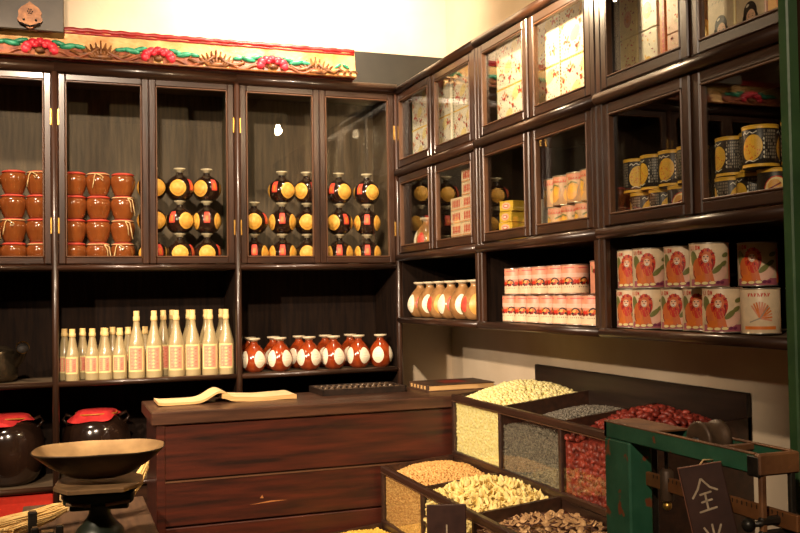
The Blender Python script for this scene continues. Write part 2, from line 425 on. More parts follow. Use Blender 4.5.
for fx in (-2.13, -1.65, -1.155, -.635):
    for sgn in (-1, 1):
        m.tube([(fx+sgn*(.04+.012*i), frieze_y(.02+.01*sin(i*.5))-.004, .020+.012*sin(i*.55)) for i in range(15)], .0075, 'redbrown', 6)
        m.d_rect(fm, fx+sgn*.02, fx+sgn*.20, .004, .052, 'redbrown', 2, 10, 3)
m.tube([(x, -.056, .004) for x in (-2.38, -.23)], .005, 'scroll', 6)
m.build('scroll_band', fr)
for fx in (-2.13, -1.65, -1.155, -.635):
    m = MB()
    for a in range(7):
        th = pi*(a/6); m.ball((fx+.042*cos(th)*1.35, frieze_y(.05)-.008, .044+.032*sin(th)-.01), .022, 'pink', 10, 6, 1, .6, .9)
    for a in range(5):
        th = pi*(a/4); m.ball((fx+.02*cos(th), frieze_y(.05)-.019, .05+.015*sin(th)), .013, 'pink', 10, 6, 1, .7, .9)
    m.ball((fx, frieze_y(.03)-.014, .028), .018, 'scroll', 10, 6, 1.2, .6, .7)
    m.build('carved_flower', fr)
    for sgn in (-1, 1):
        m = MB()
        for i, (dx, dz, rr, sl) in enumerate(((.075, .068, .019, .3), (.110, .058, .022, -.2), (.150, .060, .017, .12))):
            m.xf = Matrix.Translation((fx+sgn*dx*1.05, frieze_y(dz)-.006, dz)) @ Matrix.Rotation(sgn*sl, 4, 'Y')
            m.ball((0, 0, 0), rr, 'leaf', 10, 6, 1.75, .45, .6)
        m.xf = None
        m.build('carved_leaf', fr)
for fx in (-1.40, -.895, -.425):
    m = MB()
    for sg in (-1, 1):
        m.tube([(fx+sg*.01, frieze_y(.02)-.005, .06), (fx+sg*.04, frieze_y(.05)-.006, .035), (fx+sg*.085, frieze_y(.03)-.006, .022), (fx+sg*.125, frieze_y(.04)-.005, .04), (fx+sg*.11, frieze_y(.06)-.004, .058)], [.008, .010, .010, .008, .004], 'scroll', 7)
    for i in range(-4, 5):
        m.tube([(fx+i*.008, frieze_y(.02)-.004, .012), (fx+i*.016, frieze_y(.05)-.005, .045-abs(i)*.002), (fx+i*.022, frieze_y(.08)-.003, .094-abs(i)*.009)], [.009, .008, .003], 'scroll', 6)
    m.ball((fx, frieze_y(.02)-.006, .02), .022, 'scroll', 10, 6, 1.6, .4, .6)
    m.build('carved_spray', fr)
m = MB()
for i, dx in enumerate((0, .04)):
    m.xf = Matrix.Translation((-.315+dx, frieze_y(.06)-.005, .058)) @ Matrix.Rotation(-.6+1.1*i, 4, 'Y'); m.ball((0, 0, 0), .013, 'leaf', 10, 6, 1.6, .45, .6)
m.xf = None
m.build('carved_leaf', fr)
m = MB()
for i in range(3): m.tube([(-.30+.03*i+.02*cos(t), frieze_y(.02)-.004, .022+.014*sin(t)) for t in np.linspace(0, 5, 10)], .004, 'scroll', 6)
m.build('carved_scroll', fr)

bb = tag(MB().box(-1.5, .40, .285, .315, 2.562, 2.815, 'black').build('backing_board'), 'long black board standing on the back cabinets behind the carved frieze', 'board')
sb = thing('hanging_signboard', 'charcoal signboard hanging at the top left in front of the carved frieze', 'signboard', (-1.75, -.10, 2.70))
MB().box(-.27, .197, 0, .02, -.01, .62, 'charcoal', .003).build('board', sb)
m = MB()
outl = [(0, .105), (.016, .092), (.034, .080), (.046, .062), (.044, .045), (.050, .028), (.040, .012), (.024, .008), (.014, -.004), (0, -.010)]
outl = outl+[(-x, z) for x, z in outl[-2:0:-1]]
m.xf = Matrix.Translation((.062, 0, .0)); m.prism(outl, -.02, -.001, 'copper')
for a in range(6): m.ball((.009*cos(a*pi/3), -.021, .062+.009*sin(a*pi/3)), .0032, 'hole', 8, 5)
m.ball((0, -.021, .062), .003, 'hole', 8, 5)
for sx_ in (-1, 1): m.ball((sx_*.024, -.021, .026), .005, 'hole', 8, 5); m.tube([(sx_*.04, -.023, .014), (sx_*.02, -.025, .004), (0, -.025, -.001)], .0035, 'hole', 6)
m.build('copper_ornament', sb)['label'] = 'brown copper ornament with pierced holes'
MB().tube([(-.1, .01, .61), (-.1, .01, .898)], .003, 'iron', 6).build('hanger', sb)
MB().tube([(.1, .01, .61), (.1, .01, .898)], .003, 'iron', 6).build('hanger', sb)

# ------------------------------------------------------------------ bulb
pb = thing('pendant_bulb', 'bare glowing bulb hanging on a black flex before the right cabinets', 'lamp', (-.255, -1.5, 2.60))
MB().lathe([(1e-5, -.028), (.010, -.026), (.019, -.017), (.022, -.004), (.019, .010), (.012, .024), (.011, .034)], 'bulb', (0, 0, 0), 20).build('glass_bulb', pb)
MB().lathe([(.014, .034), (.017, .038), (.017, .075), (.006, .085)], 'iron', (0, 0, 0), 16).build('lamp_holder', pb)
MB().tube([(0, 0, .08), (0, 0, .998)], .003, 'iron', 6).build('flex', pb)

# ------------------------------------------------------------------ brown lidded jars
def jar_kind(cordstyle):
    t = thing('lidded_jar', '', 'jar')
    p = smoothprof([(.036, 0), (.046, .02), (.0545, .055), (.053, .078), (.0455, .091)], 4)
    MB().lathe([(1e-5, 0)]+p+[(1e-5, .093)], 'jar', seg=26).build('body', t)
    vs = [(1e-5, .1035), (.034, .103), (.044, .100), (.0475, .0955), (.0485, .091)]
    m = MB(); m.lathe([(r, z) for r, z in vs][::-1], 'cover_cloth', seg=26)
    m.build('cloth_cover', t)
    m = MB().tube([(.0485*cos(a), .0485*sin(a), .0945) for a in np.linspace(0, 2*pi, 25)], .0022, 'label_r' if cordstyle == 0 else 'cord', 5, cap=False)
    if cordstyle == 1:
        m.tube([(-.02, -.046, .093), (-.025, -.053, .08), (-.03, -.056, .05), (-.034, -.055, .028)], .0024, 'cord', 5)
        m.tube([(-.02, -.046, .094), (-.002, -.06, .088), (.012, -.058, .078), (.004, -.06, .066), (-.004, -.058, .078)], .0024, 'cord', 5)
    if cordstyle == 2:
        m.tube([(.02, -.046, .093), (.04, -.045, .085), (.046, -.044, .05), (.052, -.040, .012)], .0026, 'cord', 5)
        m.tube([(.02, -.046, .093), (.032, -.05, .07), (.036, -.05, .03)], .0024, 'cord', 5)
    m.build('cord', t)
    return Kind(t)
JK = [jar_kind(i) for i in range(3)]
style = {(0, 3): 0, (1, 3): 0, (2, 3): 1, (3, 3): 0, (4, 3): 1, (5, 3): 0, (0, 2): 0, (1, 2): 0, (2, 2): 0, (3, 2): 0, (4, 2): 0, (5, 2): 2,
         (0, 1): 2, (1, 1): 1, (2, 1): 0, (3, 1): 0, (4, 1): 0, (5, 1): 2, (0, 0): 1, (1, 0): 0, (2, 0): 2, (3, 0): 0, (4, 0): 2, (5, 0): 1}
jx = [-1.865, -1.762, -1.66, -1.512, -1.411, -1.304]
rown = ['bottom', 'second lowest', 'third lowest', 'top']
for c in range(6):
    for r in range(4):
        st = style[c, r]
        nm = {0: 'orange-brown jar with plain red cover', 1: 'orange-brown jar with straw cord looped in front', 2: 'orange-brown jar with straw cord hanging aside'}[st]
        wh = ('leftmost glass door' if c < 3 else 'second glass door'); cc = ['left', 'middle', 'right'][c % 3]
        JK[st].place((jx[c]+random.uniform(-.002, .002), .085, 1.6945+.105*r), random.uniform(-.3, .3), f'{nm}, {rown[r]} row, {cc} column, {wh}', 'red-covered jars stacked behind glass')

# ------------------------------------------------------------------ black round bottles
def black_kind():
    t = thing('round_flask', '', 'flask')
    p = smoothprof([(.034, 0), (.052, .016), (.066, .05), (.058, .085), (.034, .108), (.0165, .120), (.0145, .132)], 4)
    MB().lathe([(1e-5, 0)]+p, 'blackglaze', seg=30).build('body', t)
    MB().lathe([(.0145, .130), (.018, .140), (.027, .144), (.0275, .149), (.012, .1495)], 'lip', seg=24).build('lip', t)
    for a, l in ((-1.12, 'yellow round label'), (1.12, 'yellow round label')):
        mp = lathemap(p, a); m = MB()
        m.d_ell(mp, 0, .054, .036, .039, 'label_y', 1, rings=6); m.d_ell(mp, 0, .054, .026, .028, 'label_y2', 2, rings=5); m.d_ell(mp, 0, .054, .0245, .0265, 'label_y', 3, rings=5)
        m.build('label', t)['label'] = l
    mp = lathemap(p, 0); m = MB(); m.d_rect(mp, -.013, .013, .044, .096, 'label_r', 1, 4, 8); m.d_rect(mp, -.006, .006, .05, .078, 'orange', 2, 4, 6)
    m.build('label', t)['label'] = 'small red label'
    return Kind(t)
BK = black_kind()
cols = [(-1.175, 'RLL', 'third glass door, left'), (-1.050, 'CLc', 'third glass door, middle'), (-.926, 'CMR', 'third glass door, right'),
        (-.704, 'MC', 'fourth glass door, left'), (-.567, 'MML', 'fourth glass door, middle'), (-.444, 'CCR', 'fourth glass door, right'),
        (-.282, 'MRL', 'fifth glass door, left'), (-.137, 'MML', 'fifth glass door, right')]
TURN = dict(C=(1.12, 'round yellow label in front'), c=(.98, 'round yellow label in front'), L=(-.58, 'red label left and yellow right'), R=(.58, 'yellow label left and red right'), M=(.0, 'red label in front'))
for ci, (x, codes, wh) in enumerate(cols):
    for r, k in enumerate(codes):
        BK.place((x, .085, 1.6945+.1505*r), TURN[k][0]-math.atan((x+1.586)/4.4), f"black glazed flask, {TURN[k][1]}, {['bottom', 'middle', 'top'][r] if len(codes) == 3 else ['lower', 'upper'][r]} row, {wh}", 'black flasks stacked behind glass')

# ------------------------------------------------------------------ pale glass bottles
def bottle_kind(tall):
    t = thing('glass_bottle', '', 'bottle')
    r, H, lz0, lz1 = (.0375, .300, .028, .142) if tall else (.031, .226, .03, .105)
    s = H/.300
    p = smoothprof([(r*.92, 0), (r, .006), (r, .10*s), (r*.98, .145*s), (r*.72, .185*s), (.0165, .225*s), (.013, .25*s), (.0125, .262*s)], 4)
    MB().lathe([(1e-5, 0)]+p, 'frost', seg=26).build('body', t)
    m = MB().lathe([(.0140, .254*s), (.0152, .257*s), (.0148, .274*s), (.0128, .278*s), (.0132, .298*s), (.0125, .30*s), (1e-5, .30*s)], 'cap', seg=14)
    m.build('cap', t)
    mp = cylmap(r, 0, .0005); m = MB(); w = r*.98
    m.d_rect(mp, -w, w, lz0, lz1, 'pale', 1, 12)
    m.d_rect(mp, -w*.76, w*.76, lz0+.008, lz1-.008, 'lab_pink', 2, 12)
    rnd = random.Random(3)
    hh = lz1-lz0-.024
    for col_ in (-.45, .0, .45):
        k = 6
        for i in range(k):
            z = lz0+.012+hh*(i+.5)/k; u = col_*w
            if col_ == 0:
                m.d_line(mp, [(u-w*.2, z), (u+w*.2, z)], .0022, 'pale', 3); m.d_line(mp, [(u, z-.005), (u, z+.006)], .002, 'pale', 3)
                m.d_line(mp, [(u-w*.18, z-.005), (u+w*.16, z-.0035)], .0018, 'pale', 3)
            else:
                m.d_line(mp, [(u-w*.08, z+rnd.uniform(-.003, .003)), (u+w*.08, z)], .0018, 'red' if col_ > 0 else 'pale', 3)
    m.build('label', t)['label'] = 'cream label with salmon panel and characters'
    return Kind(t)
TK, SK = bottle_kind(True), bottle_kind(False)
ZS = 1.1885
for i, (x, y) in enumerate([(-1.524, .052), (-1.440, .055), (-1.385, .052), (-1.323, .055)]):
    SK.place((x, y, ZS), -.25, f'short pale glass bottle, {ORD[i]} of four in the front row', 'short pale bottles on the open shelf')
for i, (x, y) in enumerate([(-1.556, .125), (-1.479, .13), (-1.388, .15), (-1.345, .21), (-1.280, .15), (-1.203, .17)]):
    SK.place((x, y, ZS), -.3, f'short pale glass bottle in the back row, {ORD[i]} from the shelf left end', 'short pale bottles on the open shelf')
for i, (x, y) in enumerate([(-1.250, .060), (-1.173, .060), (-1.075, .055), (-1.000, .066), (-.922, .055), (-.846, .062)]):
    TK.place((x, y, ZS), -.2, f'tall pale glass bottle, {ORD[i]} of six in the front row', 'tall pale bottles on the open shelf')
for i, (x, y) in enumerate([(-1.124, .135), (-1.075, .21), (-1.005, .155), (-.925, .15), (-.852, .155)]):
    TK.place((x, y, ZS), -.25, f'tall pale glass bottle in the back row, {ORD[i]} from the left', 'tall pale bottles on the open shelf')

# ------------------------------------------------------------------ russet and sand flasks
def flask_kind(mat, labels, lipm='lip'):
    t = thing('pear_flask', '', 'flask')
    p = smoothprof([(.030, 0), (.046, .014), (.061, .048), (.054, .085), (.034, .118), (.0195, .134), (.018, .146)], 4)
    MB().lathe([(1e-5, 0)]+p, mat, seg=30).build('body', t)
    MB().lathe([(.018, .144), (.020, .150), (.031, .152), (.0315, .160), (.014, .1605)], lipm, seg=24).build('lip', t)
    for a, mt, ru, rv, l in labels:
        mp = lathemap(p, a); m = MB(); m.d_ell(mp, 0, .062, ru, rv, mt, 1, rings=6)
        if mt == 'label_w':
            for i in range(3): m.d_line(mp, [(-.012, .05+.012*i), (.012, .05+.012*i)], .0014, 'pinkp', 2)
        m.build('label', t)['label'] = l
    return Kind(t)
RK = flask_kind('brownglaze', [(0, 'label_w', .030, .040, 'white oval label'), (-1.5, 'label_w', .030, .040, 'white oval label'), (1.9, 'label_w', .030, .040, 'white oval label')])
for i, (x, a) in enumerate([(-.716, .35), (-.590, .45), (-.447, .4), (-.324, .25), (-.198, .3), (-.083, .95)]):
    RK.place((x, .068, ZS), a, f"russet flask, {ORD[i]} from left in the front row" + (', its white labels turned to both sides' if i == 5 else ', white oval label facing out'), 'russet flasks on the open shelf')
for i, (x, a) in enumerate([(-.716, .0), (-.598, -.5), (-.470, -.9), (-.335, -.35), (-.205, -.4)]):
    RK.place((x+.005, .195, ZS), a, f"russet flask in the back row, {ORD[i]} from left, half hidden", 'russet flasks on the open shelf')
GK = flask_kind('sandglaze', [(-.9, 'label_w', .028, .042, 'cream label'), (0, 'label_r', .018, .032, 'red label'), (.95, 'mango', .028, .042, 'yellow label')])
for i, (y, a) in enumerate([(-.078, .0), (-.204, .75), (-.330, -.95), (-.456, .0), (-.585, .8), (-.712, -.9)]):
    GK.place((.078, y, 1.4335), a-.45, f'sand-coloured flask, {ORD[i]} from the corner on the open shelf of the right wall', 'sand flasks on the right wall shelf', scale=1.055)
GK.place((.075, -.185, 1.7385), -.9, 'single sand-coloured flask behind glass beside the corner', 'sand flasks on the right wall shelf')

# ------------------------------------------------------------------ pewter teapot and large wine jars
t = thing('teapot', 'dark metal pot with thick upturned open spout at the left end of the shelf', 'teapot', (-1.85, .15, ZS), 0)
MB().lathe([(1e-5, 0)]+smoothprof([(.080, 0), (.098, .015), (.102, .05), (.095, .10), (.088, .135), (.080, .142)], 4)+[(.06, .150), (.058, .156), (1e-5, .158)], 'pewter', seg=34).build('body', t)
m = MB(); sp_ = [(.085, -.02, .085), (.105, -.045, .108), (.118, -.075, .134), (.123, -.105, .150)]
m.tube(sp_, [.030, .026, .022, .024], 'pewter', 18, cap=False); m.tube([sp_[3], (.124, -.116, .155)], [.0265, .0275], 'brass', 18, cap=False); m.tube([(.1225, -.101, .1485), (.119, -.085, .140), (.112, -.06, .12)], [.0245, .018, .012], 'hole', 16)
m.build('spout', t)

def big_jar(x, label, sc=1):
    t = thing('wine_jar', label, 'jar', (x, .17, .7415), 0, 'large dark wine jars in the lower compartments')
    p = smoothprof([(.095, 0), (.12, .02), (.148, .10), (.150, .17), (.132, .235), (.095, .268), (.080, .275), (.082, .285)], 4)
    MB().lathe([(1e-5, 0)]+p, 'darkglaze', seg=40).build('body', t)
    for sx_ in (-1, 1):
        MB().tube([(sx_*.125, 0, .24), (sx_*.145, 0, .265), (sx_*.13, 0, .285), (sx_*.098, 0, .27)], .008, 'darkglaze', 8).build('ear_handle', t)
    m = MB(); seg = 36; vs = []; fs = []
    rad = [.001, .05, .078, .086, .089, .100]; zz_ = [.305, .304, .300, .293, .286, .277]
    for i in range(6):
        for k in range(seg):
            a = 2*pi*k/seg; rr = rad[i]*(1+(.16*sin(a*4+x*9)+.05*sin(a*9))*(i/5)**2) + (.03*(max(0, cos(a+2.2)))**2 if i == 5 else 0)
            vs.append((rr*cos(a), rr*sin(a), zz_[i]-.02*(i == 5)*max(0, cos(a+2.2))+.004*sin(a*6)*(i > 2)))
    for i in range(5):
        for k in range(seg): fs.append((i*seg+k, (i+1)*seg+k, (i+1)*seg+(k+1) % seg, i*seg+(k+1) % seg))
    m.add(vs, fs, 'redcloth', True); m.build('cloth_cover', t)
    MB().tube([(.0895*cos(a), .0895*sin(a), .287+.002*sin(3*a)) for a in np.linspace(0, 2*pi, 30)], .0035, 'label_y2', 6, cap=False).build('cord', t)
    return t
big_jar(-1.79, 'large dark glazed wine jar with red cloth at the far left edge')
big_jar(-1.42, 'large dark glazed wine jar with red cloth behind the scale pan')

# ------------------------------------------------------------------ counter
CX0, CX1, CY0, CY1, CZ = -1.245, .405, -.575, -.11, 1.10
c = thing('shop_counter', 'long red-brown wooden shop counter with thick dark top before the back cabinets', 'counter', (0, 0, 0))
MB().box(CX0, CX1, CY0, CY1, CZ-.05, CZ, 'countertop', .004).build('top', c)
MB().box(CX0+.02, CX1, CY0+.022, CY1-.01, .0, CZ-.05, 'counter', .003).build('carcass', c)
MB().box(CX0+.05, CX1, CY0+.012, CY0+.022, .835, CZ-.052, 'counter', .002).build('front_panel', c)
q = MB().box(CX0+.05, CX1, CY0+.004, CY0+.022, .655, .826, 'counter', .003); q.box(CX0+.05, CX1, CY0+.001, CY0+.022, .824, .829, 'edge', .001)  # lit line along the ledge painted in with the paler brown
q.add([(-.87, CY0+.0035, .712), (-.78, CY0+.0035, .716), (-.71, CY0+.0035, .719), (-.78, CY0+.0035, .722)], [(0, 1, 2, 3)], 'scar')
q.add([(-.825, CY0+.0035, .735), (-.81, CY0+.0035, .734), (-.815, CY0+.0035, .748)], [(0, 1, 2)], 'scar')
q.build('front_panel', c)
MB().box(CX0+.05, CX1, CY0+.004, CY0+.022, .44, .648, 'counter', .003).build('front_panel', c)
MB().box(CX0+.05, CX1, CY0+.006, CY0+.022, .06, .435, 'counter', .003).build('front_panel', c)
MB().box(CX0+.018, CX0+.052, CY0+.008, CY0+.03, .0, CZ-.05, 'counter', .003).build('corner_post', c)

# open account book (left leaf curling), abacus, closed book
ob = thing('account_book', 'open account book with cream pages curling up, lying on the counter', 'book', (-.9, -.27, CZ))
def page_sheet(fn, x0, x1, ya, yb, th, n=26):
    m = MB(); vs = []; fs = []
    for i in range(n+1):
        x = x0+(x1-x0)*i/n; z, sk, t_ = fn(i/n)
        for (y, zz_) in ((ya, z), (yb, z), (yb, z+t_), (ya, z+t_)): vs.append((x, y+sk, zz_))
    for i in range(n):
        a = i*4; b = a+4
        fs += [(a+3, b+3, b+2, a+2)]
    m.add(vs, fs, 'paper', True)
    fs = []
    for i in range(n):
        a = i*4; b = a+4
        fs += [(a, b, b+3, a+3), (a+2, b+2, b+1, a+1), (a+1, b+1, b, a)]
    fs += [(0, 3, 2, 1), (n*4, n*4+1, n*4+2, n*4+3)]
    m.add(vs, fs, 'paper2')
    return m
def left_leaf(t):
    z = .002+.040*math.exp(-((t-.86)/.18)**2)+.004*math.exp(-((t-.0)/.05)**2)
    return z, .02*t, .012-.004*t
page_sheet(left_leaf, -.300, .0, -.10, .08, .01).build('pages', ob)
def right_leaf(t):
    return .0005+.018*math.exp(-(t/.10)**2)+.002*sin(t*9), .0, .020-.004*t+.003*math.exp(-((t-.95)/.05)**2)
page_sheet(right_leaf, -.035, .285, -.085, .11, .02).build('pages', ob)
ab = thing('abacus', 'dark wooden abacus with rows of small beads lying on the counter', 'abacus', (-.29, -.20, CZ), .02)
m = MB(); W, H_ = .20, .115
m.box(-W, W, -H_, -H_+.012, 0, .028, 'dull'); m.box(-W, W, H_-.012, H_, 0, .028, 'dull'); m.box(-W, -W+.012, -H_, H_, 0, .028, 'dull'); m.box(W-.012, W, -H_, H_, 0, .028, 'dull'); m.box(-W, W, .035, .043, .004, .026, 'dull')
m.box(-W, W, -H_, H_, 0, .003, 'dull')
m.build('frame', ab)
rodm = MB(); 
for i in range(13):
    x = -W+.028+i*(2*W-.056)/12
    rodm.tube([(x, -H_+.006, .015), (x, H_-.006, .015)], .0015, 'brass', 6)
rodm.build('rods', ab)
bprof = [(.0022, -.0065), (.0085, -.003), (.0125, 0), (.0085, .003), (.0022, .0065)]
bm_ = None
for i in range(13):
    x = -W+.028+i*(2*W-.056)/12
    ys = [-.095+.0135*k for k in range(4)]+[.022, .055, .092]
    for y in ys:
        if bm_ is None:
            q = MB(); q.xf = Matrix.Rotation(pi/2, 4, 'X'); q.lathe(bprof, 'bead', seg=12); bm_ = q.build('bead', ab); bm_.location = (x, y, .016)
        else:
            o = bm_.copy(); COL.objects.link(o); o.parent = ab; o.location = (x, y, .016)
cb = thing('closed_book', 'closed thick book with dark cover and tan page edges on the counter', 'book', (.16, -.255, CZ), .02)
MB().box(-.165, .165, -.110, .115, .0035, .026, 'paper2', .001).build('page_block', cb)
m = MB(); m.box(-.17, .168, -.114, .12, 0, .0034, 'cover', .001); m.box(-.17, .168, -.114, .12, .0262, .0305, 'cover', .001); m.box(-.172, -.166, -.114, .12, 0, .0305, 'cover', .001)
for k in range(5): m.box(-.1735, -.1722, -.09+.04*k, -.07+.04*k, .008, .024, 'paper2', .0003)
m.box(-.06, .06, -.05, .06, .0306, .0309, 'maroon', .0001)
m.build('cover', cb)

# ------------------------------------------------------------------ grain bins (three stepped trays)
BY = [-.605, -1.062, -1.520, -1.978]
def bin_row(label, x0, x1, zf, zb, zfloor, zbot, back=None):
    t = thing('grain_bin', label, 'bin', (0, 0, 0), 0, 'stepped glass-fronted grain bins')
    th = .016
    def wedge(y0, y1, nm, low=None):
        lo = zbot if low is None else low
        m = MB(); pts = [(x0+.004, lo), (x1, lo), (x1, zb), (x0+.004, zf)]
        vs = [(p[0], y0, p[1]) for p in pts]+[(p[0], y1, p[1]) for p in pts]
        m.add(vs, [(0, 1, 2, 3), (7, 6, 5, 4), (0, 4, 5, 1), (1, 5, 6, 2), (2, 6, 7, 3), (3, 7, 4, 0)], 'bin')
        return m.build(nm, t)
    wedge(BY[0]-th, BY[0], 'end_panel', 0); wedge(BY[3], BY[3]+th, 'end_panel', 0)
    for y in BY[1:3]: wedge(y-th/2, y+th/2, 'divider')
    m = MB(); m.box(x0-.006, x0+.020, BY[3], BY[0], zf-.022, zf+.004, 'bin', .005); m.box(x0-.005, x0-.001, BY[3], BY[0], zf-.026, zf-.0225, 'edge', .001)
    m.build('top_rail', t)
    m = MB(); m.box(x0-.006, x0+.018, BY[3], BY[0], zbot-.022, zbot+.004, 'bin', .004); m.box(x0-.002, x0+.014, BY[3], BY[0], zbot-.06, zbot-.022, 'bin', .002)
    m.build('bottom_rail', t)
    for y, w in ((BY[0]-.012, .012), (BY[1], .009), (BY[2], .009), (BY[3]+.012, .012)): MB().box(x0-.004, x0+.014, y-w, y+w, zbot, zf-.02, 'bin', .003).build('upright', t)
    for i in range(3): MB().box(x0+.003, x0+.006, BY[i+1]+.004, BY[i]-.004, zbot, zf-.02, 'glass', 0).build('pane', t)
    MB().box(x0, x1, BY[3]+.002, BY[0]-.002, zfloor-.012, zfloor, 'bin').build('tray_floor', t)
    MB().box(x0+.01, x0+.03, BY[3]+.01, BY[0]-.01, 0, zbot-.03, 'bin').build('plinth', t)
    if back: MB().box(x1-.018, x1, BY[3], BY[0]-.02, zb-.1, back, 'dull', .003).build('back_board', t)
    return t
bin_row('upper grain bin against the right wall, holding pale seeds, grey seeds and red dates', .008, .418, 1.108, 1.152, .86, .868, 1.226)
bin_row('middle grain bin with brown kernels, yellow slices and brown slices', -.318, .002, .828, .856, .60, .606)
bin_row('lowest grain bin in front of the stepped stand, at the bottom of the picture', -.644, -.324, .568, .596, .34, .346)

ICO = None
def ico():
    t = (1+5**.5)/2
    v = np.array([(-1, t, 0), (1, t, 0), (-1, -t, 0), (1, -t, 0), (0, -1, t), (0, 1, t), (0, -1, -t), (0, 1, -t), (t, 0, -1), (t, 0, 1), (-t, 0, -1), (-t, 0, 1)], float)
    v /= np.linalg.norm(v[0])
    f = [(0, 11, 5), (0, 5, 1), (0, 1, 7), (0, 7, 10), (0, 10, 11), (1, 5, 9), (5, 11, 4), (11, 10, 2), (10, 7, 6), (7, 1, 8), (3, 9, 4), (3, 4, 2), (3, 2, 6), (3, 6, 8), (3, 8, 9), (4, 9, 5), (2, 4, 11), (6, 2, 10), (8, 6, 7), (9, 8, 1)]
    return v, np.array(f)
def ico2():
    v, f = ico(); v = [tuple(p) for p in v]; mid = {}; nf = []
    def md(a, b):
        k = (min(a, b), max(a, b))
        if k not in mid:
            p = np.array(v[a])+np.array(v[b]); p /= np.linalg.norm(p); mid[k] = len(v); v.append(tuple(p))
        return mid[k]
    for a, b, c_ in f:
        x, y, z = md(a, b), md(b, c_), md(c_, a); nf += [(a, x, z), (b, y, x), (c_, z, y), (x, y, z)]
    return np.array(v), np.array(nf)
def heap_fn(x0, x1, y0, y1, zf, zb, peak, drop, sx_=.5, sy_=.5):
    def h(x, y):
        u = (x-x0)/(x1-x0); w = (y-y0)/(y1-y0)
        base = zf+(zb-zf)*u-drop
        return base+peak*max(0, 1-sqrt(((u-sx_)/.60)**2+((w-sy_)/.58)**2)**1.45)+.003*noise.noise((x*22, y*22, 0))
    return h
def grains(name, label, matk, cell, h, size, shape=(1, 1, 1), front=True, zlow=0, n_top=1000, seed=1, sub=1):
    x0, x1, y0, y1 = cell
    rng = np.random.default_rng(seed); V, F = ico2() if sub == 2 else ico()
    pts = []
    step = size*1.55
    for x in np.arange(x0+size, x1-size*.5, step):
        for y in np.arange(y0+size, y1-size*.5, step):
            xx = x+rng.uniform(-.5, .5)*step*.7; yy = y+rng.uniform(-.5, .5)*step*.7
            pts.append((xx, yy, h(xx, yy)+rng.uniform(-.3, .45)*size))
    if front:
        for y in np.arange(y0+size, y1-size*.5, step):
            for z in np.arange(zlow+size, h(x0, y), step):
                pts.append((x0+size*.8+rng.uniform(0, .5)*size, y+rng.uniform(-.4, .4)*step, z+rng.uniform(-.4, .4)*step))
    allv = []; allf = []; o = 0
    for p in pts:
        q = rng.normal(size=4); q /= np.linalg.norm(q); w, a, b, c_ = q
        R = np.array([[1-2*(b*b+c_*c_), 2*(a*b-c_*w), 2*(a*c_+b*w)], [2*(a*b+c_*w), 1-2*(a*a+c_*c_), 2*(b*c_-a*w)], [2*(a*c_-b*w), 2*(b*c_+a*w), 1-2*(a*a+b*b)]])
        vv = (V*np.array(shape)*size*rng.uniform(.85, 1.15)) @ R.T+np.array(p)
        allv.append(vv); allf.append(F+o); o += len(V)
    vs = np.concatenate(allv).tolist(); fs = np.concatenate(allf).tolist()
    m = MB(); m.add(vs, fs, matk, True)
    bed(m, cell, h, matk, size*.5, zlow)
    ob_ = m.build(name)
    return tag(ob_, label, 'food', None, 'stuff')
def bed(m, cell, h, matk, dz, zlow):
    x0, x1, y0, y1 = cell; n = 20; vs = []; e = .004
    for j in range(n+1):
        for i in range(n+1):
            x = x0+e+(x1-x0-2*e)*i/n; y = y0+e+(y1-y0-2*e)*j/n; vs.append((x, y, h(x, y)-dz))
    fs = [(j*(n+1)+i, j*(n+1)+i+1, (j+1)*(n+1)+i+1, (j+1)*(n+1)+i) for j in range(n) for i in range(n)]
    b0 = len(vs)
    for j in range(n+1): vs.append((x0+e, y0+e+(y1-y0-2*e)*j/n, zlow+.002))
    fs += [(j*(n+1), (j+1)*(n+1), b0+j+1, b0+j) for j in range(n)]
    m.add(vs, fs, matk, True)
def cell(row, i):
    a, b = {'A': (.016, .398), 'B': (-.310, -.004), 'C': (-.636, -.332)}[row]
    return (a, b, BY[i+1]+.012, BY[i]-.012)
def heap(row, i, peak, drop, sx_=.5, sy_=.5):
    x0, x1, y0, y1 = cell(row, i); zf, zb = {'A': (1.108, 1.152), 'B': (.828, .856), 'C': (.568, .596)}[row]
    return heap_fn(x0, x1, y0, y1, zf, zb, peak, drop, sx_, sy_)
ZL = {'A': .862, 'B': .602, 'C': .342}
grains('pale_seeds', 'heap of pale yellow round seeds in the upper bin compartment by the counter', 'bean', cell('A', 0), heap('A', 0, .064, .022, .5), .0088, (1, .92, .95), True, ZL['A'], seed=2, sub=2)
grains('grey_seeds', 'heap of small grey seeds in the middle compartment of the upper bin', 'grey', cell('A', 1), heap('A', 1, .055, .075, .6), .0050, (1.4, .8, .7), True, ZL['A'], seed=3)
grains('brown_kernels', 'heap of small golden brown kernels in the middle bin next to the counter', 'wheat', cell('B', 0), heap('B', 0, .050, .030), .0066, (1.35, .8, .8), True, ZL['B'], seed=4)
grains('yellow_maize', 'yellow grain in the lowest bin below the brown kernels', 'corn', cell('C', 0), heap('C', 0, .045, .02), .0062, (1, .9, .8), False, ZL['C'], seed=5)
grains('pale_grain', 'pale grain in the lowest bin behind the small sign', 'wheat', cell('C', 1), heap('C', 1, .03, .03), .006, (1.2, .8, .8), False, ZL['C'], seed=6)
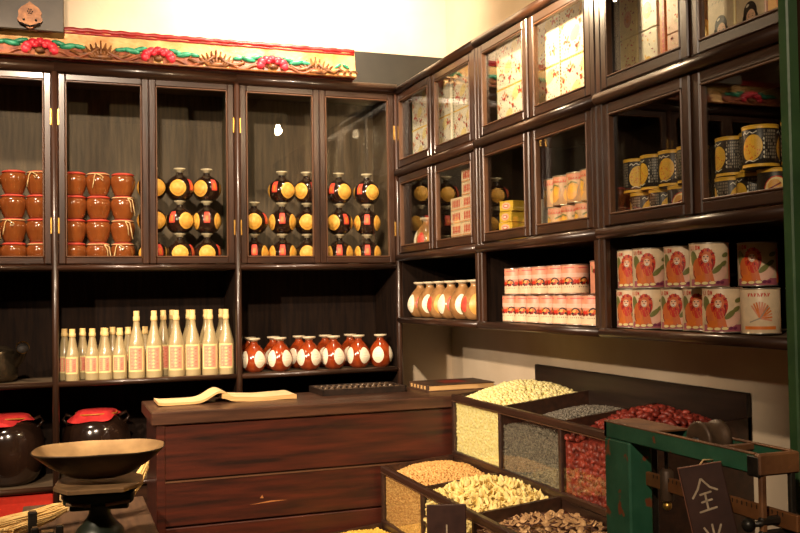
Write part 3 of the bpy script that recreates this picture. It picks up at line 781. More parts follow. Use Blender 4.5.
def loose(kinds, nm, mt, row, i, pk, dr, step, label, group, bed_label, rnd, lift=0, flatness=.6, front_step=None, cap=300, tiers=1):
    x0, x1, y0, y1 = cell(row, i); h = heap(row, i, pk, dr, .5)
    spots = []
    nx = int((x1-x0-step)/step)+1; ny = int((y1-y0-step)/step)+1
    for a in range(nx):
        for b in range(ny):
            x = x0+step*.6+a*(x1-x0-1.2*step)/max(nx-1, 1)+rnd.uniform(-.3, .3)*step; y = y0+step*.6+b*(y1-y0-1.2*step)/max(ny-1, 1)+rnd.uniform(-.3, .3)*step
            spots.append((x, y, h(x, y)+rnd.uniform(-.2, .6)*step*.4+lift))
    hidden = []
    y = y0+step*.5
    while y < y1-step*.4:
        z = ZL[row]+step*.5
        while z < h(x0, y)-.01:
            hidden.append((x0+step*.35, y+rnd.uniform(-.2, .2)*step, z)); z += step*.85
        y += step*.85
    rot = lambda: (rnd.uniform(-flatness, flatness), rnd.uniform(-flatness, flatness), rnd.uniform(0, 6.28))
    for p in spots[:cap]:
        rnd.choice(kinds).place(p, 0, label, group, rot=rot(), scale=rnd.uniform(.85, 1.15))
    m = MB(); bed(m, cell(row, i), h, mt, .012, ZL[row])
    for p in spots[cap:]+hidden:
        me = rnd.choice(kinds).root.data; e = rot()
        m.xf = Matrix.Translation(p) @ Matrix.Rotation(e[2], 4, 'Z') @ Matrix.Rotation(e[0]*1.6, 4, 'X') @ Matrix.Rotation(e[1]*1.6+1.2, 4, 'Y')
        m.add([tuple(v.co) for v in me.vertices], [tuple(q.vertices) for q in me.polygons], mt, True)
    m.xf = None
    tag(m.build(nm), bed_label, 'food', None, 'stuff')
V2, F2 = ico2()
def date_kind(seed):
    rng = np.random.default_rng(seed); m = MB()
    v = V2*np.array([.0165, .0115, .0105])*(1+.10*rng.standard_normal((len(V2), 1)))
    m.add(v.tolist(), F2.tolist(), 'date', True); o = m.build('red_date'); tag(o, '', 'dried date'); return Kind(o)
def slice_kind(seed, r, th, mat, rim, name, cat, ell=1.5, curl=.004):
    rng = np.random.default_rng(seed); m = MB(); n = 12; fs = []
    out = [(r*ell*cos(2*pi*k/n)*(1+.12*rng.uniform(-1, 1)), r*sin(2*pi*k/n)*(1+.12*rng.uniform(-1, 1))) for k in range(n)]
    cz = lambda x, y: curl*(x/(r*ell))**2*2-curl*(y/r)**2
    N = n+1
    vs = [(0, 0, th/2)]+[(x*.9, y*.9, cz(x, y)+th/2) for x, y in out]+[(0, 0, -th/2)]+[(x*.9, y*.9, cz(x, y)-th/2) for x, y in out]+[(x, y, cz(x, y)) for x, y in out]
    f1 = []; f2 = []
    for k in range(n):
        k2 = (k+1) % n
        f1 += [(0, 1+k, 1+k2), (N, N+1+k2, N+1+k)]; f2 += [(1+k, 2*N+k, 2*N+k2, 1+k2), (2*N+k, N+1+k, N+1+k2, 2*N+k2)]
    m.v = vs; m.mats = [mat, rim]; m.f = f1+f2; m.m = [0]*len(f1)+[1]*len(f2); m.sm = [True]*len(m.f)
    o = m.build(name); tag(o, '', cat); return Kind(o)
R1 = random.Random(5)
loose([date_kind(1), date_kind(2), date_kind(3)], 'red_date_mass', 'date', 'A', 2, .088, .056, .0255, 'wrinkled red date in the heap at the near end of the upper bin', 'red dates in the upper bin', 'mass of red dates under the loose ones and behind the glass of the upper bin', R1, .001, .5)
loose([slice_kind(1, .0125, .003, 'slice', 'slice', 'yellow_slice', 'dried slice', 1.7, .006), slice_kind(2, .011, .003, 'slice', 'slice', 'yellow_slice', 'dried slice', 1.9, .008)], 'yellow_slice_mass', 'slice', 'B', 1, .064, .034, .0205, 'curled pale yellow dried slice heaped in the middle bin', 'yellow slices in the middle bin', 'mass of yellow slices under the loose ones in the middle bin', R1, .002, .9)
loose([slice_kind(4, .0135, .005, 'brown_slice', 'slice_rim', 'brown_slice', 'dried slice', 1.4, .002), slice_kind(6, .015, .005, 'brown_slice', 'slice_rim', 'brown_slice', 'dried slice', 1.2, .003)], 'brown_slice_mass', 'brown_slice', 'B', 2, .046, .052, .0240, 'brown dried slice with dark rim heaped in the middle bin', 'brown slices in the middle bin', 'mass of brown slices under the loose ones in the middle bin', R1, .001, .5)

# ------------------------------------------------------------------ tins and boxes on the right wall
def can_base(t, r, h, matk, rim='steel'):
    MB().lathe([(1e-5, .0005), (r*.97, 0), (r, .002), (r, h-.002), (r*.97, h), (r*.93, h-.002), (1e-5, h-.002)], matk, seg=30).build('body', t)
    for z in (.002, h-.002): MB().tube([(r*cos(a)*1.003, r*sin(a)*1.003, z) for a in np.linspace(0, 2*pi, 31)], .0016, rim, 5, cap=False).build('rim', t)
def lion_kind():
    t = thing('lion_tin', '', 'tin'); r, h = .0505, .1185
    can_base(t, r, h, 'cream')
    mp = cylmap(r, 0); m = MB()
    m.d_rect(mp, -.045, .075, .004, .022, 'grape', 1, 14)
    m.d_ell(mp, .035, .034, .030, .016, 'pinkp', 2, .5)
    m.d_ell(mp, .030, .048, .018, .007, 'olive', 3, .7); m.d_ell(mp, .048, .062, .013, .006, 'olive', 3, .5); m.d_ell(mp, .055, .085, .012, .006, 'olive', 2, .3)
    m.d_ell(mp, -.034, .075, .012, .022, 'olive', 1, .2)
    m.d_ell(mp, -.010, .044, .026, .036, 'lionc', 4, .18)                 # body
    m.d_ell(mp, .003, .072, .0215, .031, 'red', 5); m.d_ell(mp, .004, .060, .016, .024, 'maroon', 5.5); m.d_ell(mp, .003, .058, .014, .022, 'red', 5.8)
    for i in range(14):
        a_ = 2*pi*i/14; m.d_line(mp, [(.003+.012*cos(a_), .080+.013*sin(a_)), (.003+.021*cos(a_), .080+.024*sin(a_))], .0028, 'maroon' if i % 2 else 'lionc', 6)
    m.d_ell(mp, .003, .079, .0125, .0155, 'lionc', 7); m.d_ell(mp, .001, .076, .0085, .0105, 'skin', 8); m.d_ell(mp, .001, .070, .005, .0045, 'white', 8.5)
    m.d_ell(mp, -.003, .081, .0020, .0014, 'dark', 9); m.d_ell(mp, .006, .081, .0020, .0014, 'dark', 9); m.d_ell(mp, .0012, .0740, .0022, .0017, 'maroon', 9)
    m.d_line(mp, [(-.003, .069), (.001, .0675), (.005, .069)], .0012, 'maroon', 9)
    m.d_line(mp, [(.006, .056), (.013, .034), (.017, .014)], .009, 'lionc', 6); m.d_line(mp, [(-.010, .056), (-.006, .034), (-.004, .013)], .008, 'orange', 6)
    m.d_ell(mp, -.018, .022, .013, .010, 'orange', 6, .3); m.d_ell(mp, .016, .012, .008, .004, 'pale', 7); m.d_ell(mp, -.002, .011, .008, .004, 'pale', 7); m.d_ell(mp, -.022, .011, .009, .004, 'pale', 7)
    m.d_line(mp, [(-.026, .024), (-.033, .034), (-.031, .045)], .003, 'maroon', 6)
    for u in (.018, .030, .042): m.d_ell(mp, u, .013, .006, .004, 'purple', 5, .2)
    # letters "L I O N" small, orange-red, upper left
    for i, st in enumerate(([(0, 1), (0, 0), (.6, 0)], [(0, 0), (0, 1)], [(0, 0), (0, 1), (.6, 1), (.6, 0), (0, 0)], [(0, 0), (0, 1), (.6, 0), (.6, 1)])):
        m.d_line(mp, [(-.040+.0075*i+x*.006, .100+y*.010) for x, y in st], .0018, 'red', 8)
    m.d_rect(mp, .070, .086, .010, .100, 'orange', 2, 4); m.d_rect(mp, .073, .083, .018, .060, 'red', 3, 4)
    for i in range(6): m.d_line(mp, [(.095, .03+.01*i), (.125, .03+.01*i)], .0016, 'maroon', 2)
    m.build('label', t)['label'] = 'printed label with seated lion'
    return Kind(t)
LK = lion_kind()
# (y, x, row, rotation)
ZO = 1.4335
lower = [(-1.868, .075, -1.05), (-1.970, .062, -.95), (-2.072, .088, -.95), (-2.176, .085, -.95), (-2.292, .060, -.9)]
upper = [(-1.872, .078, -1.05), (-1.975, .062, -.8), (-2.092, .088, -.95), (-2.258, .048, -.85), (-2.300, .172, -1.0)]
for i, (y, x, a) in enumerate(lower): LK.place((x, y, ZO), a, f'tin with a seated lion, {ORD[i]} from left in the lower tier', 'lion tins on the open shelf')
for i, (y, x, a) in enumerate(upper): LK.place((x, y, ZO+.119), a, f'tin with a seated lion, {ORD[i]} from left in the upper tier' + (', in shade' if i == 4 else ''), 'lion tins on the open shelf')
tt = thing('pale_tin', 'pale tin with orange lettering and feathery leaf, right of the lower lion tins', 'tin', (.085, -2.405, ZO), -.75)
can_base(tt, .0475, .1155, 'cream')
mp = cylmap(.0475, 0); m = MB()
for i in range(7): m.d_line(mp, [(-.028+.008*i, .094), (-.028+.008*i, .103)], .002, 'red', 1); m.d_line(mp, [(-.028+.008*i, .094+.009*(i % 2)), (-.0235+.008*i, .094+.009*((i+1) % 2))], .0018, 'red', 1)
for a in np.linspace(-.3, 2.3, 12): m.d_line(mp, [(.0, .040), (.030*cos(a)*1.0, .045+.036*sin(a))], .004, 'salmon' if int(a*10) % 2 else 'orange', 1)
m.d_line(mp, [(-.025, .03), (.0, .04), (.02, .07)], .003, 'gray', 2); m.d_rect(mp, -.04, .04, .012, .020, 'orange', 1, 10)
m.build('label', tt)
t2 = thing('pale_tin', 'shadowed pale tin in the far right depth of the lion shelf', 'tin', (.20, -2.44, ZO), -.75); can_base(t2, .0475, .1155, 'cream')
MB().d_rect(cylmap(.0475, 0), -.04, .04, .02, .03, 'orange', 1, 10).build('label', t2)

def pink_kind():
    t = thing('pink_tin', '', 'tin'); r, h = .0475, .102
    can_base(t, r, h, 'salmon')
    mp = cylmap(r, 0); m = MB()
    m.d_rect(mp, -.09, .09, .005, .036, 'cream', 1, 20); m.d_rect(mp, -.09, .09, .058, .072, 'pinkp', 1, 20)
    for c0 in (-.055, .0, .055):
        for i in range(-3, 4):
            m.d_ell(mp, c0+i*.0075, .043+.005*sin(i*2.1), .0060, .0075, ('red', 'orange', 'maroon')[i % 3], 2)
        m.d_line(mp, [(c0-.014, .046), (c0-.010, .053), (c0, .0575), (c0+.010, .053), (c0+.014, .046)], .0042, 'dark', 3)
        m.d_ell(mp, c0-.004, .047, .006, .005, 'mango', 4)
        for i in range(6): m.d_ell(mp, c0-.018+.007*i, .025, .0013, .0018, 'dark', 2)
        m.d_line(mp, [(c0-.02, .090), (c0+.02, .090)], .003, 'rose', 2); [m.d_ell(mp, c0-.022+.011*i, .036+.003*(i % 2), .0045, .0035, ('maroon', 'dark')[i % 2], 3) for i in range(5)]
    m.build('label', t)['label'] = 'label with a band of red blossoms'
    return Kind(t)
PK = pink_kind()
for i, y in enumerate([-1.068, -1.1645, -1.261, -1.3575, -1.454, -1.5505, -1.647, -1.7435]):
    PK.place((.080, y, ZO), -.9+random.uniform(-.15, .15), f'pink printed tin, {ORD[i]} from left in the lower tier of eight', 'pink tins on the middle open shelf')
for i, y in enumerate([-1.085, -1.200, -1.300, -1.418, -1.516]):
    PK.place((.082, y, ZO+.104), -.9+random.uniform(-.15, .15), f'pink printed tin, {ORD[i]} from left in the upper tier', 'pink tins on the middle open shelf')
tt = thing('narrow_tin', 'pinkish tin with a dark leafy blossom at the right end of the upper tier', 'tin', (.082, -1.700, ZO+.104), -.9)
can_base(tt, .046, .108, 'salmon'); mp = cylmap(.046, 0); m = MB()
for i in range(5): m.d_ell(mp, -.02+.01*i, .074+.006*sin(i*2), .007, .008, ('maroon', 'orange', 'dark')[i % 3], 1)
m.d_line(mp, [(-.03, .07), (-.033, .09)], .005, 'olive', 1); m.build('label', tt)

def mango_kind():
    t = thing('fruit_tin', '', 'tin'); r, h = .0445, .1045
    can_base(t, r, h, 'tan')
    mp = cylmap(r, 0); m = MB()
    m.d_rect(mp, -.1, .1, .088, .098, 'salmon', 1, 20)
    for i in range(13): m.d_line(mp, [(-.06+.0095*i, .079), (-.057+.0095*i, .087), (-.054+.0095*i, .079)], .0026, 'red', 2)
    for c0 in (-.045, .015, .07):
        m.d_ell(mp, c0, .040, .023, .030, 'mango', 2, -.5); m.d_ell(mp, c0+.004, .048, .011, .014, 'yellow', 3, -.5)
        m.d_line(mp, [(c0-.022, .062), (c0, .072), (c0+.018, .066)], .005, 'olive', 3); m.d_line(mp, [(c0+.018, .03), (c0+.024, .055)], .003, 'gray', 3)
    m.build('label', t)['label'] = 'label with yellow fruit and red lettering'
    return Kind(t)
FK = mango_kind()
ZM = 1.7375
for i, y in enumerate([-1.440, -1.531, -1.622, -1.713]): FK.place((.075, y, ZM), -.85+.3*(i % 2), f'fruit-label tin, {ORD[i]} from left in the bottom tier behind glass', 'fruit tins behind glass')
for i, y in enumerate([-1.388, -1.479, -1.570, -1.661, -1.752]): FK.place((.075 if i else .09, y, ZM+.1055), -.85+.35*(i % 3), f'fruit-label tin, {ORD[i]} from left in the raised tier behind glass', 'fruit tins behind glass')

def peanut_kind():
    t = thing('peanut_tin', '', 'tin'); r, h = .043, .104
    can_base(t, r, h, 'dark', 'yellow')
    mp = cylmap(r, 0); m = MB()
    m.d_rect(mp, -.135, .135, .002, .0085, 'yellow', 1, 40); m.d_rect(mp, -.135, .135, h-.010, h-.002, 'yellow', 1, 40)
    rn = random.Random(2)
    for c0 in (-.045, .045):
        m.d_ell(mp, c0, .048, .026, .033, 'yellow', 1, -.3)
        for i in range(26):
            a = rn.uniform(0, 6.28); q_ = sqrt(rn.random())
            m.d_ell(mp, c0+.021*q_*cos(a), .048+.027*q_*sin(a), .0016, .0022, 'orange', 2, a, 1, 6)
        m.d_line(mp, [(c0+.020, .020), (c0+.030, .045), (c0+.026, .075)], .005, 'dark', 3); 
        for i in range(5): m.d_ell(mp, c0+.029, .024+.011*i, .0018, .0035, 'white', 4, 0, 1, 8)
        m.d_line(mp, [(c0-.024, .082), (c0-.018, .088), (c0-.012, .082), (c0-.004, .088), (c0+.004, .083), (c0+.014, .088)], .0022, 'white', 4)
        m.d_line(mp, [(c0-.018, .014), (c0-.006, .018), (c0+.004, .014), (c0+.016, .019)], .0022, 'white', 4)
    for j in range(7):
        for i in range(9):
            if rn.random() < .85: m.d_line(mp, [(-.0145+.0045*j, .020+.008*i), (-.0145+.0045*j, .0255+.008*i)], .0022, 'gray', 2)
            if rn.random() < .85: m.d_line(mp, [(.135-.0145+.0045*j, .020+.008*i), (.135-.0145+.0045*j, .0255+.008*i)], .0022, 'gray', 2)
    m.build('label', t)['label'] = 'black label with yellow nut and columns of characters'
    return Kind(t)
NK = peanut_kind()
A_ = {'n': .35, 't': -.70, 'r': -.15, 'o': .1, 'p': -1.3}
def nut(y, x, z, k, label): NK.place((x, y, z), {'n': -1.65, 't': -.65, 'b': -1.25, 'c': -.15}[k]-.03, label, 'black and yellow nut tins behind glass')
desc = {'n': 'showing the yellow nut', 't': 'showing columns of characters', 'b': 'showing nut and characters', 'c': 'showing characters and nut'}
for i, (y, k) in enumerate([(-1.892, 'n'), (-1.980, 't'), (-2.068, 'c'), (-2.155, 'n')]): nut(y, .085, ZM+.1055, k, f'black nut tin {desc[k]}, upper tier {ORD[i]}, left of the pair of doors')
for i, (y, k) in enumerate([(-1.918, 'b'), (-2.010, 'b')]): nut(y, .09, ZM, k, f'black nut tin {desc[k]}, lower tier {ORD[i]}, left of the pair of doors')
for i, (y, k, x) in enumerate([(-2.305, 't', .095), (-2.392, 'n', .10), (-2.466, 'c', .045), (-2.556, 'n', .085)]): nut(y, x, ZM+.1055, k, f'black nut tin {desc[k]}, upper tier {ORD[i]}, beside the green post')
for i, (y, k, x) in enumerate([(-2.300, 'b', .095), (-2.388, 't', .09), (-2.566, 't', .09)]): nut(y, x, ZM, k, f'black nut tin {desc[k]}, lower tier {ORD[i]}, beside the green post')
def pic_tin(name, label, loc, rz):
    t = thing(name, label, 'tin', loc, rz); can_base(t, .043, .104, 'dark', 'yellow')
    mp = cylmap(.043, 0); m = MB(); m.d_rect(mp, -.135, .135, h_ := .094, .102, 'yellow', 1, 40)
    m.d_ell(mp, 0, .046, .031, .038, 'red', 1); m.d_ell(mp, 0, .046, .028, .035, 'pale', 2); m.d_ell(mp, -.004, .058, .016, .018, 'mango', 3)
    m.d_ell(mp, .010, .034, .013, .012, 'rose', 3); m.d_line(mp, [(-.02, .05), (.01, .066)], .004, 'maroon', 4)
    m.build('label', t)
pic_tin('picture_tin', 'black tin with red-ringed oval picture in the lower tier, left door', (.088, -2.103, ZM), -.75)
pic_tin('picture_tin', 'black tin with red-ringed oval picture in the lower tier beside the green post', (.080, -2.476, ZM), -.7)

# floral square boxes
def floral_kind():
    t = thing('floral_box', '', 'box'); w, h = .228, .1865
    MB().box(-w/2, w/2, 0, .14, 0, h, 'white', .003).build('body', t)
    m = MB(); mp = planemap((-w/2, 0, 0), (1, 0, 0), (0, 0, 1), (0, -1, 0)); rn = random.Random(9)
    for cx_, cz_ in ((.05, .055), (.13, .11), (.185, .05), (.07, .145), (.02, .11), (.125, .035), (.20, .150)):
        for i in range(8): a = rn.uniform(0, 6.28); q_ = rn.uniform(.006, .022); m.d_ell(mp, min(max(cx_+q_*cos(a), .008), w-.008), cz_+q_*sin(a), .0065, .005, rn.choice(['rose', 'rose', 'salmon', 'pinkp', 'mango']), 2, a, 1, 8)
        m.d_ell(mp, cx_, cz_, .005, .005, 'red', 3, 0, 1, 8)
        for i in range(5): a = rn.uniform(0, 6.28); m.d_ell(mp, min(max(cx_+.026*cos(a), .008), w-.008), cz_+.026*sin(a), .0045, .0028, rn.choice(['navy', 'gray', 'olive', 'purple']), 2, a, 1, 8)
    for i in range(26): m.d_ell(mp, rn.uniform(.01, w-.01), rn.uniform(.01, h-.01), rn.uniform(.002, .005), rn.uniform(.002, .004), rn.choice(['navy', 'gray', 'mango', 'yellow', 'grape']), 1, rn.uniform(0, 3), 1, 8)
    for cx_, cz_ in ((.16, .15), (.10, .075)): m.d_ell(mp, cx_, cz_, .034, .022, 'pale', .5, .5, 1, 14)
    m.build('flower_print', t)
    m = MB(); 
    for i in range(16): m.box(-w/2-.001, -w/2+.005, -.0016, .004, i*h/16, (i+.55)*h/16, 'olive', .0005)
    for i in range(19): m.box(-w/2+i*w/19, -w/2+(i+.55)*w/19, -.0016, .004, h-.005, h+.0005, 'box', .0005)
    m.build('beaded_edge', t)
    return Kind(t)
FB = floral_kind()
ZU = 2.1555
for ri, rn_ in ((0, 'lower'), (1, 'upper')):
    for i, y in enumerate([-.185, -.432, -.690]):
        FB.place((.052, y, ZU+.187*ri), -pi/2, f'floral box, {rn_} tier, {ORD[i]} from the corner behind the top glass doors', 'floral boxes in the top row')
    for i, y in enumerate([-1.118, -1.378, -1.612]):
        FB.place((.052, y, ZU+.187*ri), -pi/2, f'floral box, {rn_} tier, {ORD[i]} from left behind the middle cabinet top doors', 'floral boxes in the top row')
def stack_box(name, label, y, w, z, h, basem, prints):
    t = thing(name, label, 'box', (.052, y, z), -pi/2)
    MB().box(-w/2, w/2, 0, .13, 0, h, basem, .002).build('body', t)
    m = MB(); mp = planemap((-w/2, 0, 0), (1, 0, 0), (0, 0, 1), (0, -1, 0)); prints(m, mp, w, h); m.build('print', t)
def speckle(cols, big, seed):
    def f(m, mp, w, h):
        rn = random.Random(seed)
        m.d_ell(mp, w/2, h*.35, w*.22, h*.16, big, 1); m.d_ell(mp, w/2, h*.35, w*.1, h*.07, 'orange', 2)
        for i in range(24): m.d_ell(mp, rn.uniform(.008, w-.008), rn.uniform(.008, h-.008), rn.uniform(.002, .006), .0025, rn.choice(cols), 2.5, rn.uniform(0, 3), 1, 8)
    return f
for k in (0, 1):
    nm = ['lower', 'upper'][k]
    stack_box('printed_box', f'{nm} pale box with orange flower, left column behind the top door by lion shelf', -1.905, .088, ZU+.162*k, .160, 'pale', speckle(['rose', 'salmon', 'grape'], 'salmon', k))
    stack_box('printed_box', f'{nm} pale yellow box with sprigs, middle column above the nut tins', -2.003, .094, ZU+.162*k, .160, 'white', speckle(['yellow', 'grape', 'gray'], 'yellow', 5+k))
stack_box('orange_box', 'narrow orange upright box edge between the pale boxes above the nut tins', -2.074, .026, ZU, .32, 'orange', lambda m, mp, w, h: [m.d_ell(mp, w*.7, .012+i*.016, .006, .008, 'red', 1, 0, 1, 8) for i in range(19)])
for k in (0, 1, 2):
    stack_box('printed_box', f"{['bottom', 'middle', 'top'][k]} pink-sprigged box in the column right of the orange strip", -2.152, .114, ZU+.119*k, .118, 'pinkp', speckle(['rose', 'salmon', 'cream', 'red'], 'cream', 9+k))
def lady(m, mp, w, h):
    c = w*.5; z = h*.30
    m.d_rect(mp, .004, w-.004, .004, h-.004, 'cream', 1, 4)
    m.d_ell(mp, c, z+.012, .024, .028, 'hair', 2); m.d_ell(mp, c-.022, z-.004, .006, .014, 'hair', 2); m.d_ell(mp, c+.022, z-.006, .006, .014, 'hair', 2)
    m.d_ell(mp, c+.003, z-.002, .0165, .021, 'skin', 3)
    m.d_ell(mp, c-.004, z+.001, .0028, .0012, 'dark', 4); m.d_ell(mp, c+.010, z+.001, .0028, .0012, 'dark', 4); m.d_ell(mp, c+.003, z-.013, .004, .0016, 'red', 4)
    m.d_line(mp, [(c-.008, z+.006), (c-.001, z+.007)], .001, 'dark', 4); m.d_line(mp, [(c+.007, z+.007), (c+.014, z+.006)], .001, 'dark', 4)
    m.d_ell(mp, c+.002, z-.036, .026, .014, 'rose', 2)
    m.d_ell(mp, c-.008, z+.030, .006, .003, 'white', 3, .4)
    for i in range(5): m.d_line(mp, [(.018+.013*i, h*.62), (.024+.013*i, h*.62+.005)], .002, 'gray', 2)
stack_box('portrait_box', 'pale box with a dark-haired lady print, left of two in the top right door', -2.325, .104, ZU, .235, 'pale', lady)
stack_box('portrait_box', 'pale box with a dark-haired lady print, right of two, taller', -2.435, .106, ZU+.0, .27, 'pinkp', lambda m, mp, w, h: lady(m, mp, w, h*.92))
stack_box('orange_box', 'plain orange box at the right end of the top shelf by the green post', -2.545, .10, ZU, .30, 'mango', speckle(['purple', 'orange', 'red'], 'orange', 31))
dsk = thing('gold_disc_box', 'round golden drum box beside the lady boxes in the top right door', 'box', (.055, -2.238, ZU+.082), 0)
m = MB(); m.xf = Matrix.Rotation(pi/2, 4, 'Y'); m.lathe([(1e-5, 0), (.040, 0), (.042, .003), (.042, .05), (.040, .053), (1e-5, .053)], 'mango', seg=28); m.build('drum', dsk)
m = MB(); m.xf = Matrix.Rotation(-pi/2, 4, 'Y'); m.lathe([(.030, .0005), (.030, .002), (.026, .002), (.026, .0005)], 'yellow', seg=28); m.build('ring_print', dsk)
m = MB().box(0, .05, -.03, .03, -.082, -.040, 'orange'); m.build('stand', dsk)

# small white and red boxes
def small_box(matb):
    t = thing('small_carton', '', 'carton'); w, h, d = .122, .0555, .10
    MB().box(-w/2, w/2, 0, d, 0, h, 'cream', .0015).build('body', t)
    m = MB(); mp = planemap((-w/2, 0, 0), (1, 0, 0), (0, 0, 1), (0, -1, 0))
    for i in range(5):
        u = .026+.017*i
        m.d_line(mp, [(u, .012), (u+.002, .045)], .009, 'red', 1); m.d_line(mp, [(u-.005, .020+.003*(i % 2)), (u+.009, .022)], .004, 'red', 1); m.d_line(mp, [(u-.004, .036), (u+.008, .035+.003*(i % 2))], .0045, 'red', 1)
    m.d_rect(mp, .004, w-.004, .003, .006, 'orange', 1, 2)
    m.build('red_lettering', t)
    return Kind(t)
SB = small_box('white')
for k in range(4): SB.place((.058, -.572, ZM+.057*k), -pi/2, f"white carton with red lettering, {['bottom', 'second', 'third', 'top'][k]} of the shorter left stack", 'white cartons behind glass')
for k in range(6): SB.place((.055, -.700, ZM+.057*k), -pi/2, f"white carton with red lettering, {['bottom', 'second', 'third', 'fourth', 'fifth', 'top'][k]} of the taller right stack", 'white cartons behind glass')
def yellow_box():
    t = thing('yellow_carton', '', 'carton'); w, h, d = .074, .041, .10
    MB().box(-w/2, w/2, 0, d, 0, h, 'box', .0015).build('body', t)
    m = MB(); mp = planemap((-w/2, 0, 0), (1, 0, 0), (0, 0, 1), (0, -1, 0)); m.d_ell(mp, w/2, h/2, .024, .014, 'pinkp', 1); m.d_ell(mp, w/2, h/2, .015, .007, 'rose', 2); m.d_ell(mp, w/2, h/2, .010, .004, 'white', 3)
    m.build('end_label', t)
    return Kind(t)
YB = yellow_box()
for k in range(4): YB.place((.062, -1.035-.010*(k == 3), ZM+.042*k), -1.38+.10*(k % 2), f"yellow carton with pink end label, {['bottom', 'second', 'third', 'top'][k]} of the stack", 'yellow cartons behind glass')
stack_box('small_portrait_box', 'small pink-white box with a tiny lady portrait beside the yellow cartons', -1.252, .062, ZM, .150, 'white', lambda m, mp, w, h: [m.d_rect(mp, .002, w-.002, h*.72, h*.97, 'mango', 1, 3), m.d_ell(mp, w*.45, h*.38, .013, .017, 'hair', 1), m.d_ell(mp, w*.47, h*.37, .008, .011, 'skin', 2)])

# ------------------------------------------------------------------ table with the counter scale
TX0, TX1 = -1.705, -1.285
tb = thing('wooden_table', 'narrow grey-brown wooden table carrying the iron scale, left of the counter', 'table', (0, 0, 0))
MB().box(TX0, TX1, -1.95, -.645, .765, .80, 'table', .003).build('table_top', tb)
m = MB(); m.box(TX0+.03, TX1-.03, -1.90, -1.88, .68, .765, 'table'); m.box(TX0+.03, TX1-.03, -.71, -.69, .68, .765, 'table'); m.box(TX0+.03, TX0+.05, -1.9, -.69, .68, .765, 'table'); m.box(TX1-.05, TX1-.03, -1.9, -.69, .68, .765, 'table')
m.build('apron', tb)
for x in (TX0+.02, TX1-.07):
    for y in (-1.92, -.73): MB().box(x, x+.05, y, y+.05, 0, .765, 'table', .003).build('leg', tb)

sc = thing('counter_scale', 'cast iron counter scale with a wide tarnished brass weighing pan', 'scale', (-1.475, -1.5, .80), -.12)
def sup(a, rx, ry, n=3.2):
    c_, s_ = cos(a), sin(a); k = (abs(c_)**n+abs(s_)**n)**(-1/n); return rx*c_*k, ry*s_*k
m = MB(); seg = 56; prof = [(.065, .050, .000, 2.4), (.085, .062, .006, 2.4), (.135, .100, .036, 2.6), (.177, .136, .074, 3), (.181, .139, .079, 3), (.178, .136, .080, 3), (.173, .131, .074, 3), (.130, .095, .039, 2.6), (.080, .057, .010, 2.4), (.04, .03, .004, 2), (.001, .001, .003, 2)]
vs = []
for rx, ry, z, n in prof:
    for k in range(seg):
        x, y = sup(2*pi*k/seg, rx, ry, n); vs.append((x, y, z+.244+.0006*sin(k*.9)))
fs = [(i*seg+k, i*seg+(k+1) % seg, (i+1)*seg+(k+1) % seg, (i+1)*seg+k) for i in range(len(prof)-1) for k in range(seg)]
k_ = 5*seg
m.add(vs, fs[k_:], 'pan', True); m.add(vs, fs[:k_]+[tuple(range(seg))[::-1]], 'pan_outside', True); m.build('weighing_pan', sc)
m = MB(); oct_ = []
for sx_, sy_ in ((1, 1), (-1, 1), (-1, -1), (1, -1)):
    a, b = .118*sx_, .130*sy_
    oct_ += ([(a, b*.45), (a*.62, b)] if sx_*sy_ > 0 else [(a*.62, b), (a, b*.45)])
vs = [(x, y, .219) for x, y in oct_]+[(x, y, .228) for x, y in oct_]+[(x*.96, y*.96, .231) for x, y in oct_]
fs = [(i, (i+1) % 8, 8+(i+1) % 8, 8+i) for i in range(8)]+[(8+i, 8+(i+1) % 8, 16+(i+1) % 8, 16+i) for i in range(8)]+[tuple(range(16, 24)), tuple(range(8))[::-1]]
m.add(vs, fs, 'plate'); m.build('platform', sc)
m = MB().box(-.095, .095, -.05, .05, .170, .205, 'iron_green', .008); m.box(-.08, .08, -.02, .02, .150, .222, 'iron_green', .004)
for sx_ in (-1, 1): m.tube([(sx_*.09, -.045, .205), (sx_*.102, -.06, .218)], .006, 'iron', 8); m.tube([(sx_*.085, -.052, .178), (sx_*.02, -.055, .171)], .005, 'plate', 8)
m.build('beam_housing', sc)
MB().lathe(smoothprof([(.125, 0), (.12, .02), (.075, .045), (.066, .09), (.045, .115), (.03, .14), (.034, .165)], 4), 'iron_green', seg=28).build('pedestal', sc)

WK = None
def weight(w, h):
    t = thing('iron_weight', '', 'weight'); MB().box(-w/2, w/2, -w/2, w/2, 0, h, 'iron', .004).build('body', t)
    MB().box(-w/2+.003, w/2-.003, -w/2+.003, w/2-.003, h, h+.0015, 'plate', .0006).build('worn_top', t); return Kind(t)
k1 = weight(.026, .098); k1.place((-1.660, -1.212, .8005), .1, 'tallest square iron weight in front of the straw bundle')
k2 = weight(.022, .060); k2.place((-1.652, -1.262, .8005), .1, 'short square iron weight left of the pair near the table edge', 'short iron weights')
k2.place((-1.582, -1.258, .8005), -.1, 'short square iron weight right of the pair, nearer the scale', 'short iron weights')
k3 = weight(.040, .045); k3.place((-1.617, -1.262, .8005), 0, 'low wide iron weight between the two short ones')

